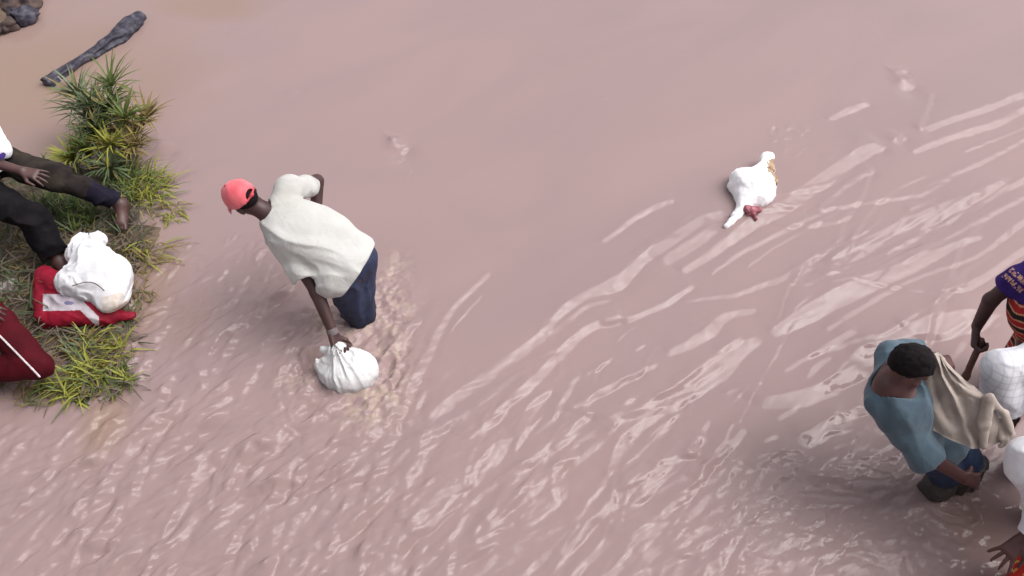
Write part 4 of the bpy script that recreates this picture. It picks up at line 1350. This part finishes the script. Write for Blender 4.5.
def cloth_sheet(off, nu=46, nv=46, seed=0):
    def along(pts, t):
        x = np.linspace(0, 1, len(pts))
        a = np.array(pts, float)
        return np.stack([np.interp(t, x, a[:, i]) for i in range(3)], -1)
    v = []
    for j in range(nv):
        t = j / (nv - 1)
        a, b = along(OUT_L, t), along(OUT_R, t)
        for i in range(nu):
            s_ = i / (nu - 1)
            q = a * (1 - s_) + b * s_
            w = t ** 3
            q = q + w * (along(OUT_B, s_) - (along(OUT_L, 1) * (1 - s_) + along(OUT_R, 1) * s_))
            v.append(at(*q))
    v = np.array(v).reshape(nv, nu, 3)
    n = np.cross(np.gradient(v, axis=1), np.gradient(v, axis=0))
    n /= np.linalg.norm(n, axis=-1, keepdims=True) + 1e-9
    n *= np.sign(((CAMP - v) * n).sum(-1).mean())
    S_, T_ = np.meshgrid(np.linspace(0, 1, nu), np.linspace(0, 1, nv))
    r = S_ * 1.4 - T_ * 0.55 + 0.12 * noise2(S_ * 4, T_ * 4, 71 + seed)
    h = 0.018 * np.abs(noise2(r * 3.5, T_ * 1.2 + S_, 72 + seed)) + 0.007 * noise2(S_ * 7 + T_ * 4, T_ * 6 - S_ * 3, 73 + seed) + 0.002 * noise2(S_ * 22, T_ * 22, 74 + seed)
    h += 0.035 * np.exp(-((S_ - T_ * 0.30 - 0.34) / 0.05) ** 2) * (1 - T_ * 0.6)
    rimm = np.minimum(np.minimum(S_, 1 - S_), np.minimum(T_, 1 - T_))
    return v + n * (h[..., None] + off * sstep(0, 0.12, rimm)[..., None])


fr, bk = cloth_sheet(0.012), cloth_sheet(-0.012)
nv, nu = fr.shape[:2]
fa = grid_faces(nu, nv)
vv = np.concatenate([fr.reshape(-1, 3), bk.reshape(-1, 3)])
ff = [q[::-1].tolist() for q in fa] + [(q + nu * nv).tolist() for q in fa]
ring = [j * nu for j in range(nv)] + [(nv - 1) * nu + i for i in range(1, nu)] + [j * nu + nu - 1 for j in range(nv - 2, -1, -1)]
for a_, b_ in zip(ring[:-1], ring[1:]):
    ff.append([a_, b_, b_ + nu * nv, a_ + nu * nv])
bs = empty('beige_sack', at(960, 420, 0.5), 'limp beige sackcloth sack stretched between the blue-shirted man and a white shirt', 'sack')
link_mesh('cloth', vv, ff, M['sack_beige'], bs)
rl = solid('rolled_mouth', [cone(at(988, 400, 0.92), at(984, 424, 0.81), 0.021, 0.027), cone(at(984, 424, 0.81), at(984, 446, 0.70), 0.027, 0.016), cone(at(990, 398, 0.93), at(1004, 414, 0.85), 0.020, 0.020),
                            cone(at(1004, 414, 0.85), at(1011, 434, 0.75), 0.020, 0.016), cone(at(1011, 434, 0.75), at(1000, 446, 0.70), 0.016, 0.014), cone(at(996, 420, 0.79), at(1000, 438, 0.73), 0.025, 0.019)],
           M['sack_beige'], bs, vox=0.005, k=0.015, disp=folds(0.008, (6, 14), np.stack([nrm(V(0.1, -0.5, -0.6)), V(1, 0, 0), nrm(V(0, 0.6, -0.5))]), 61),
           subs=[cone(at(993, 415, 0.93), at(1002, 432, 0.85), 0.012, 0.018)])

# ------------------------------------------------------------------ the white animal adrift
bc = at(754, 188, 0.04)
bird = empty('white_bird', at(752, 200, 0), 'plump white bird adrift on the open brown water, one leg stretched out', 'bird')


def bird_colour(c):
    tan_ = np.linalg.norm(c - at(770, 166, 0.08), axis=1) + 0.03 * noise3(c * 30, 5) < 0.05
    return tan_ * 2 + ~tan_ * ((np.linalg.norm((c - at(749, 200, 0.13)), axis=1) + 0.02 * noise3(c * 25, 3) < 0.045) | (np.linalg.norm(c - at(750, 192, 0.16), axis=1) < 0.028)).astype(int)


solid('body', [ell(bc, (0.165, 0.195, 0.12), np.stack([nrm(V(1, -0.4, 0)), nrm(V(0.4, 1, 0)), V(0, 0, 1)])), ell(at(747, 182, 0.07), (0.125, 0.13, 0.10)),
               cone(at(760, 174, 0.08), at(765, 163, 0.08), 0.070, 0.034), ell(at(767, 157, 0.09), (0.044, 0.042, 0.036)), cone(at(768, 160, 0.08), at(772, 170, 0.06), 0.036, 0.03),
               cone(at(741, 188, 0.06), at(732, 186, 0.05), 0.055, 0.035),
               cone(at(746, 202, 0.04), at(737, 214, 0.03), 0.060, 0.026), cone(at(737, 214, 0.03), at(731, 223, 0.02), 0.024, 0.019), cone(at(731, 223, 0.02), at(727, 226, 0.015), 0.021, 0.019)],
      [M['bird'], M['bird_pink'], M['bird_brown']], bird, vox=0.0055, k=0.035, disp=lambda P: 0.014 * noise3(P * 12, 3) + 0.004 * noise3(P * 40, 4), colour=bird_colour)
solid('ruff', [cone(at(761, 167, 0.13), at(768, 172, 0.11), 0.018, 0.030), cone(at(768, 172, 0.11), at(773, 181, 0.07), 0.034, 0.036), cone(at(773, 181, 0.08), at(774, 187, 0.05), 0.026, 0.014)],
      M['bird_brown'], bird, vox=0.005, disp=lambda P: 0.012 * noise3(P * 45, 5))
solid('vent', [cone(at(747, 209, 0.06), at(758, 210, 0.05), 0.030, 0.026), cone(at(752, 212, 0.04), at(756, 219, 0.02), 0.025, 0.010), cone(at(750, 212, 0.04), at(747, 216, 0.02), 0.016, 0.008)],
      M['bird_red'], bird, vox=0.005, disp=lambda P: 0.006 * noise3(P * 50, 6))

# ------------------------------------------------------------------ log, rock, litter
LOGP = [(46, 84, 12), (58, 76, 10), (74, 66, 9), (92, 55, 9), (104, 47, 11), (118, 38, 15), (130, 27, 17), (139, 18, 12)]
prims = []
for (u0, v0, w0), (u1, v1, w1) in zip(LOGP[:-1], LOGP[1:]):
    a, b = at(u0, v0, 0.02), at(u1, v1, 0.02)
    prims.append(cone(a, b, w0 / 2 / ppm(a) * 1.1, w1 / 2 / ppm(b) * 1.1, 0.012, 2 if u0 == 46 else 0))
la = nrm(at(139, 18, 0) - at(46, 84, 0))
logd = empty('drift_log', at(92, 55, 0), 'dark wet bent log afloat in the tan water above the reeds', 'log')
solid('trunk', prims, M['log'], logd, vox=0.006, disp=folds(0.013, (5, 26), np.stack([la, np.cross(V(0, 0, 1), la), V(0, 0, 1)]), 81))
solid('pale_twig', [cone(at(58, 77, 0.09), at(64, 82, 0.08), 0.008, 0.006)], M['debris_pale'], logd, vox=0.004)

rk = empty('muddy_rock', at(10, 10, 0.1), 'dark muddy rock with wet blue-grey edge in the upper left corner', 'rock')
solid('stone', [ell(at(-8, -8, 0.06), (0.42, 0.36, 0.16)), ell(at(18, 2, 0.05), (0.17, 0.20, 0.12)), ell(at(0, 28, 0.03), (0.13, 0.10, 0.07))], M['rock'], rk, vox=0.012, k=0.05,
      disp=lambda P: 0.05 * noise3(P * 9, 3) + 0.025 * noise3(P * 22, 4) + 0.010 * noise3(P * 50, 5))
solid('wet_slab', [ell(at(24, 14, 0.06), (0.13, 0.13, 0.07), np.stack([nrm(V(0.6, 0.8, 0)), nrm(V(-0.8, 0.6, 0)), V(0, 0, 1)]))], M['log'], rk, vox=0.008, disp=lambda P: 0.03 * noise3(P * 14, 6) + 0.01 * noise3(P * 40, 7))

p = ground(4, 290)
tag(solid('plastic_bag', [ell(p + V(0, 0, 0.02), (0.085, 0.06, 0.035)), ell(p + V(0.05, 0.05, 0.02), (0.05, 0.045, 0.03)), ell(p + V(-0.06, -0.05, 0.02), (0.06, 0.05, 0.03))], M['debris_pale'], None, vox=0.005,
          disp=lambda P: 0.022 * np.abs(noise3(P * 22, 1)) + 0.006 * noise3(P * 60, 2)), 'crumpled pale plastic bag among dead stems at the left edge', 'plastic bag')


# ------------------------------------------------------------------ plants
def blade(V_, F_, p, d, length, width, droop, rng, seg=4):
    """a narrow leaf folded along its middle, arching over"""
    d = nrm(d)
    sdv = np.cross(d, V(0, 0, 1))
    sdv = nrm(sdv) if np.linalg.norm(sdv) > 1e-3 else V(1, 0, 0)
    i0 = len(V_)
    q = p.copy()
    for s_ in range(seg + 1):
        t = s_ / seg
        w = width * (0.55 + 0.9 * t) if t < 0.4 else width * max(0.06, 1.5 * (1 - t) ** 0.8)
        w = min(w, width)
        n = np.cross(sdv, d)
        V_ += [q - sdv * w * 0.5 + n * w * 0.18, q, q + sdv * w * 0.5 + n * w * 0.18]
        q = q + d * length / seg
        d = nrm(d + V(0, 0, -droop / seg) + V(rng.uniform(-.05, .05), rng.uniform(-.05, .05), 0))
    for s_ in range(seg):
        a = i0 + s_ * 3
        F_ += [[a, a + 1, a + 4, a + 3], [a + 1, a + 2, a + 5, a + 4]]


def stem_mesh(pts, r0, r1, name, m, parent):
    V_, F_ = [], []
    n = len(pts)
    for i, p in enumerate(pts):
        r = r0 + (r1 - r0) * i / (n - 1)
        for k_ in range(5):
            a = k_ * 2 * math.pi / 5
            V_.append(p + V(math.cos(a) * r, math.sin(a) * r, 0))
    for i in range(n - 1):
        for k_ in range(5):
            F_.append([i * 5 + k_, i * 5 + (k_ + 1) % 5, i * 5 + 5 + (k_ + 1) % 5, i * 5 + 5 + k_])
    return link_mesh(name, V_, F_, m, parent)


# tall reeds: head pixel, head height, root pixel, rosette reach, leaf material
REEDS = [
    (78, 92, 0.42, 100, 158, 0.24, 'leaf_pale', 'pale grey-green reed head leaning left beside the drift log'),
    (112, 84, 0.44, 112, 158, 0.25, 'leaf_mid', 'topmost brown-tipped reed head of the clump'),
    (92, 104, 0.40, 100, 164, 0.23, 'leaf_pale', 'grey-green reed head just under the leaning pale one'),
    (126, 118, 0.34, 118, 165, 0.22, 'leaf_mid', 'mid-green reed head right of the clump centre'),
    (148, 116, 0.30, 124, 168, 0.20, 'leaf_dry', 'lone brownish reed leaning out to the right over open water'),
    (98, 130, 0.32, 104, 168, 0.22, 'leaf_dark', 'dark green reed in the middle of the clump'),
    (72, 158, 0.18, 84, 176, 0.19, 'leaf_lime', 'yellow-green reed lowest on the left of the clump'),
    (88, 150, 0.24, 96, 176, 0.20, 'leaf_mid', 'reed with broad green leaves low in the clump above the trouser leg'),
    (112, 146, 0.26, 112, 176, 0.21, 'leaf_lime', 'bright yellow-green reed low in the middle of the clump'),
    (134, 146, 0.20, 130, 172, 0.19, 'leaf_dry', 'brown dying reed at the right foot of the clump'),
    (106, 108, 0.40, 108, 160, 0.20, 'leaf_dark', 'dark reed head hidden behind the front heads at the top'),
    (112, 168, 0.16, 114, 184, 0.18, 'leaf_pale', 'short pale reed right above the stretched trouser leg'),
]
for k_, (u_, v_, h_, ru_, rv_, reach, mt_, lb) in enumerate(REEDS):
    rng = random.Random(100 + k_)
    top = at(u_, v_, h_)
    root_p = ground(ru_, rv_)
    root = empty('reed_plant', root_p, lb, 'reed', 'reeds in the clump on the left bank')
    pts = [lerp(root_p - V(0, 0, 0.03), top, t) + V(0, 0, 0.05 * math.sin(t * 3.14)) for t in np.linspace(0, 1, 6)]
    stem_mesh(pts, 0.010, 0.006, 'stem', M['stem'], root)
    lean = nrm(top - root_p)
    for part, cnt, mm in (('foliage', 66, mt_), ('dry_foliage', 12, 'leaf_dry')):
        V_, F_ = [], []
        for q in range(cnt):
            t = 1 - 0.50 * rng.random() ** 1.8
            p = pts[0] * (1 - t) + pts[-1] * t + V(0, 0, 0.05 * math.sin(t * 3.14))
            a = rng.uniform(0, 2 * math.pi)
            el_ = rng.uniform(-0.15, 1.1)
            d = V(math.cos(a) * math.cos(el_), math.sin(a) * math.cos(el_), math.sin(el_)) + lean * 0.35
            blade(V_, F_, p, d, reach * rng.uniform(0.7, 1.35), rng.uniform(0.012, 0.022), rng.uniform(0.3, 1.3), rng)
        tag(link_mesh(part, V_, F_, M[mm], root), kind='stuff')

# grass tufts: pixel, height, blades, reach, direction bias, materials, label
TUFTS = [
    (142, 192, 0.10, 150, 0.34, V(0.75, 0.1, 0.25), ('leaf_lime', 'leaf_mid'), 'bright lime grass tuft spilling into the stream beside the bare foot'),
    (124, 182, 0.10, 90, 0.26, V(0.4, 0.5, 0.4), ('leaf_mid', 'leaf_pale'), 'green grass tuft behind the ankle of the stretched leg'),
    (168, 212, 0.02, 46, 0.22, V(0.7, -0.4, 0.1), ('leaf_lime', 'leaf_dry'), 'thin yellow grass trailing in the water at the tip of the bank'),
    (104, 356, 0.05, 150, 0.24, V(0.1, 0.1, 0.2), ('leaf_lime', 'leaf_dry'), 'yellow-green grass mat below the red bag'),
    (82, 382, 0.03, 170, 0.24, V(-0.1, -0.2, 0.1), ('leaf_lime', 'leaf_mid'), 'flattened lime grass at the lowest point of the bank'),
    (118, 382, 0.03, 80, 0.18, V(0.2, -0.3, 0.2), ('leaf_mid', 'leaf_lime'), 'small dark-centred grass tuft at the lower right of the bank'),
    (86, 350, 0.05, 90, 0.22, V(0.0, 0.4, 0.1), ('leaf_pale', 'leaf_dry'), 'greyish wet grass between the red bag and the lime mat'),
    (56, 212, 0.10, 130, 0.24, V(0.2, 0.2, 0.6), ('leaf_dark', 'leaf_mid'), 'dark green grass between the two trouser legs'),
    (80, 222, 0.10, 120, 0.22, V(0.2, 0.1, 0.6), ('leaf_mid', 'leaf_dark'), 'green grass in the gap above the white bank sack'),
    (140, 258, 0.02, 60, 0.30, V(0.5, -0.5, 0.1), ('leaf_dry', 'leaf_lime'), 'sparse dry stems in the mud right of the white bank sack'),
    (142, 300, 0.02, 30, 0.18, V(0.3, -0.5, 0.1), ('leaf_dry', 'leaf_mid'), 'few dry stems at the water line right of the red bag tip'),
    (32, 392, 0.03, 60, 0.20, V(0.2, 0.1, 0.2), ('leaf_dry', 'leaf_mid'), 'muddy grass beside the grey plastic sheet'),
]
for k_, (u_, v_, h_, cnt, reach, bias, mts, lb) in enumerate(TUFTS):
    rng = random.Random(300 + k_)
    p0 = ground(u_, v_)
    root = empty('grass_tuft', p0, lb, 'grass', 'grass tufts on the left bank')
    for part, mm, sh in (('blades', mts[0], 0.65), ('other_blades', mts[1], 0.35)):
        V_, F_ = [], []
        for q in range(int(cnt * sh)):
            a, r = rng.uniform(0, 6.283), reach * 0.55 * rng.random() ** 0.6
            p = p0 + V(math.cos(a) * r, math.sin(a) * r, -0.01)
            p[2] = max(float(bank_height(p[0:1], p[1:2])[0]), -0.005) + 0.004
            el_ = rng.uniform(0.1, 1.2)
            b = rng.uniform(0, 6.283)
            d = V(math.cos(b) * math.cos(el_), math.sin(b) * math.cos(el_), math.sin(el_) * 0.8) + bias * 1.1
            blade(V_, F_, p, d, reach * rng.uniform(0.35, 1.0), rng.uniform(0.008, 0.015), rng.uniform(0.6, 2.0), rng)
        tag(link_mesh(part, V_, F_, M[mm], root), kind='stuff')

# litter of dead stems and low weeds over the bank: nobody could count it
rng = random.Random(77)
for nm, mm, cnt, wd in (('dead_stem_litter', 'litter', 2600, 0.012), ('low_weeds', 'leaf_dark', 800, 0.013), ('pale_stem_litter', 'leaf_dry', 1100, 0.009)):
    V_, F_ = [], []
    n_ = 0
    while n_ < cnt:
        p = at(rng.uniform(-160, 150), rng.uniform(165, 400), 0)
        z = float(bank_height(p[0:1], p[1:2])[0])
        if z < -0.02 or (nm == 'low_weeds' and p[1] < 2.95):
            continue
        n_ += 1
        p[2] = max(z, 0) + rng.uniform(0.0, 0.05)
        a = rng.uniform(0, 6.283)
        el_ = rng.uniform(-0.1, 0.3) if nm != 'low_weeds' else rng.uniform(0.2, 1.2)
        blade(V_, F_, p, V(math.cos(a) * math.cos(el_), math.sin(a) * math.cos(el_), math.sin(el_)), rng.uniform(0.06, 0.22), wd * rng.uniform(0.6, 1.2), rng.uniform(0, 1.2), rng, 3)
    o = link_mesh(nm, V_, F_, M[mm])
    tag(o, {'dead_stem_litter': 'brown dead stems strewn over the left bank', 'low_weeds': 'low dark green weeds covering the left bank', 'pale_stem_litter': 'pale dry stems scattered over the left bank'}[nm],
        {'dead_stem_litter': 'litter', 'low_weeds': 'weeds', 'pale_stem_litter': 'dry stems'}[nm], kind='stuff')
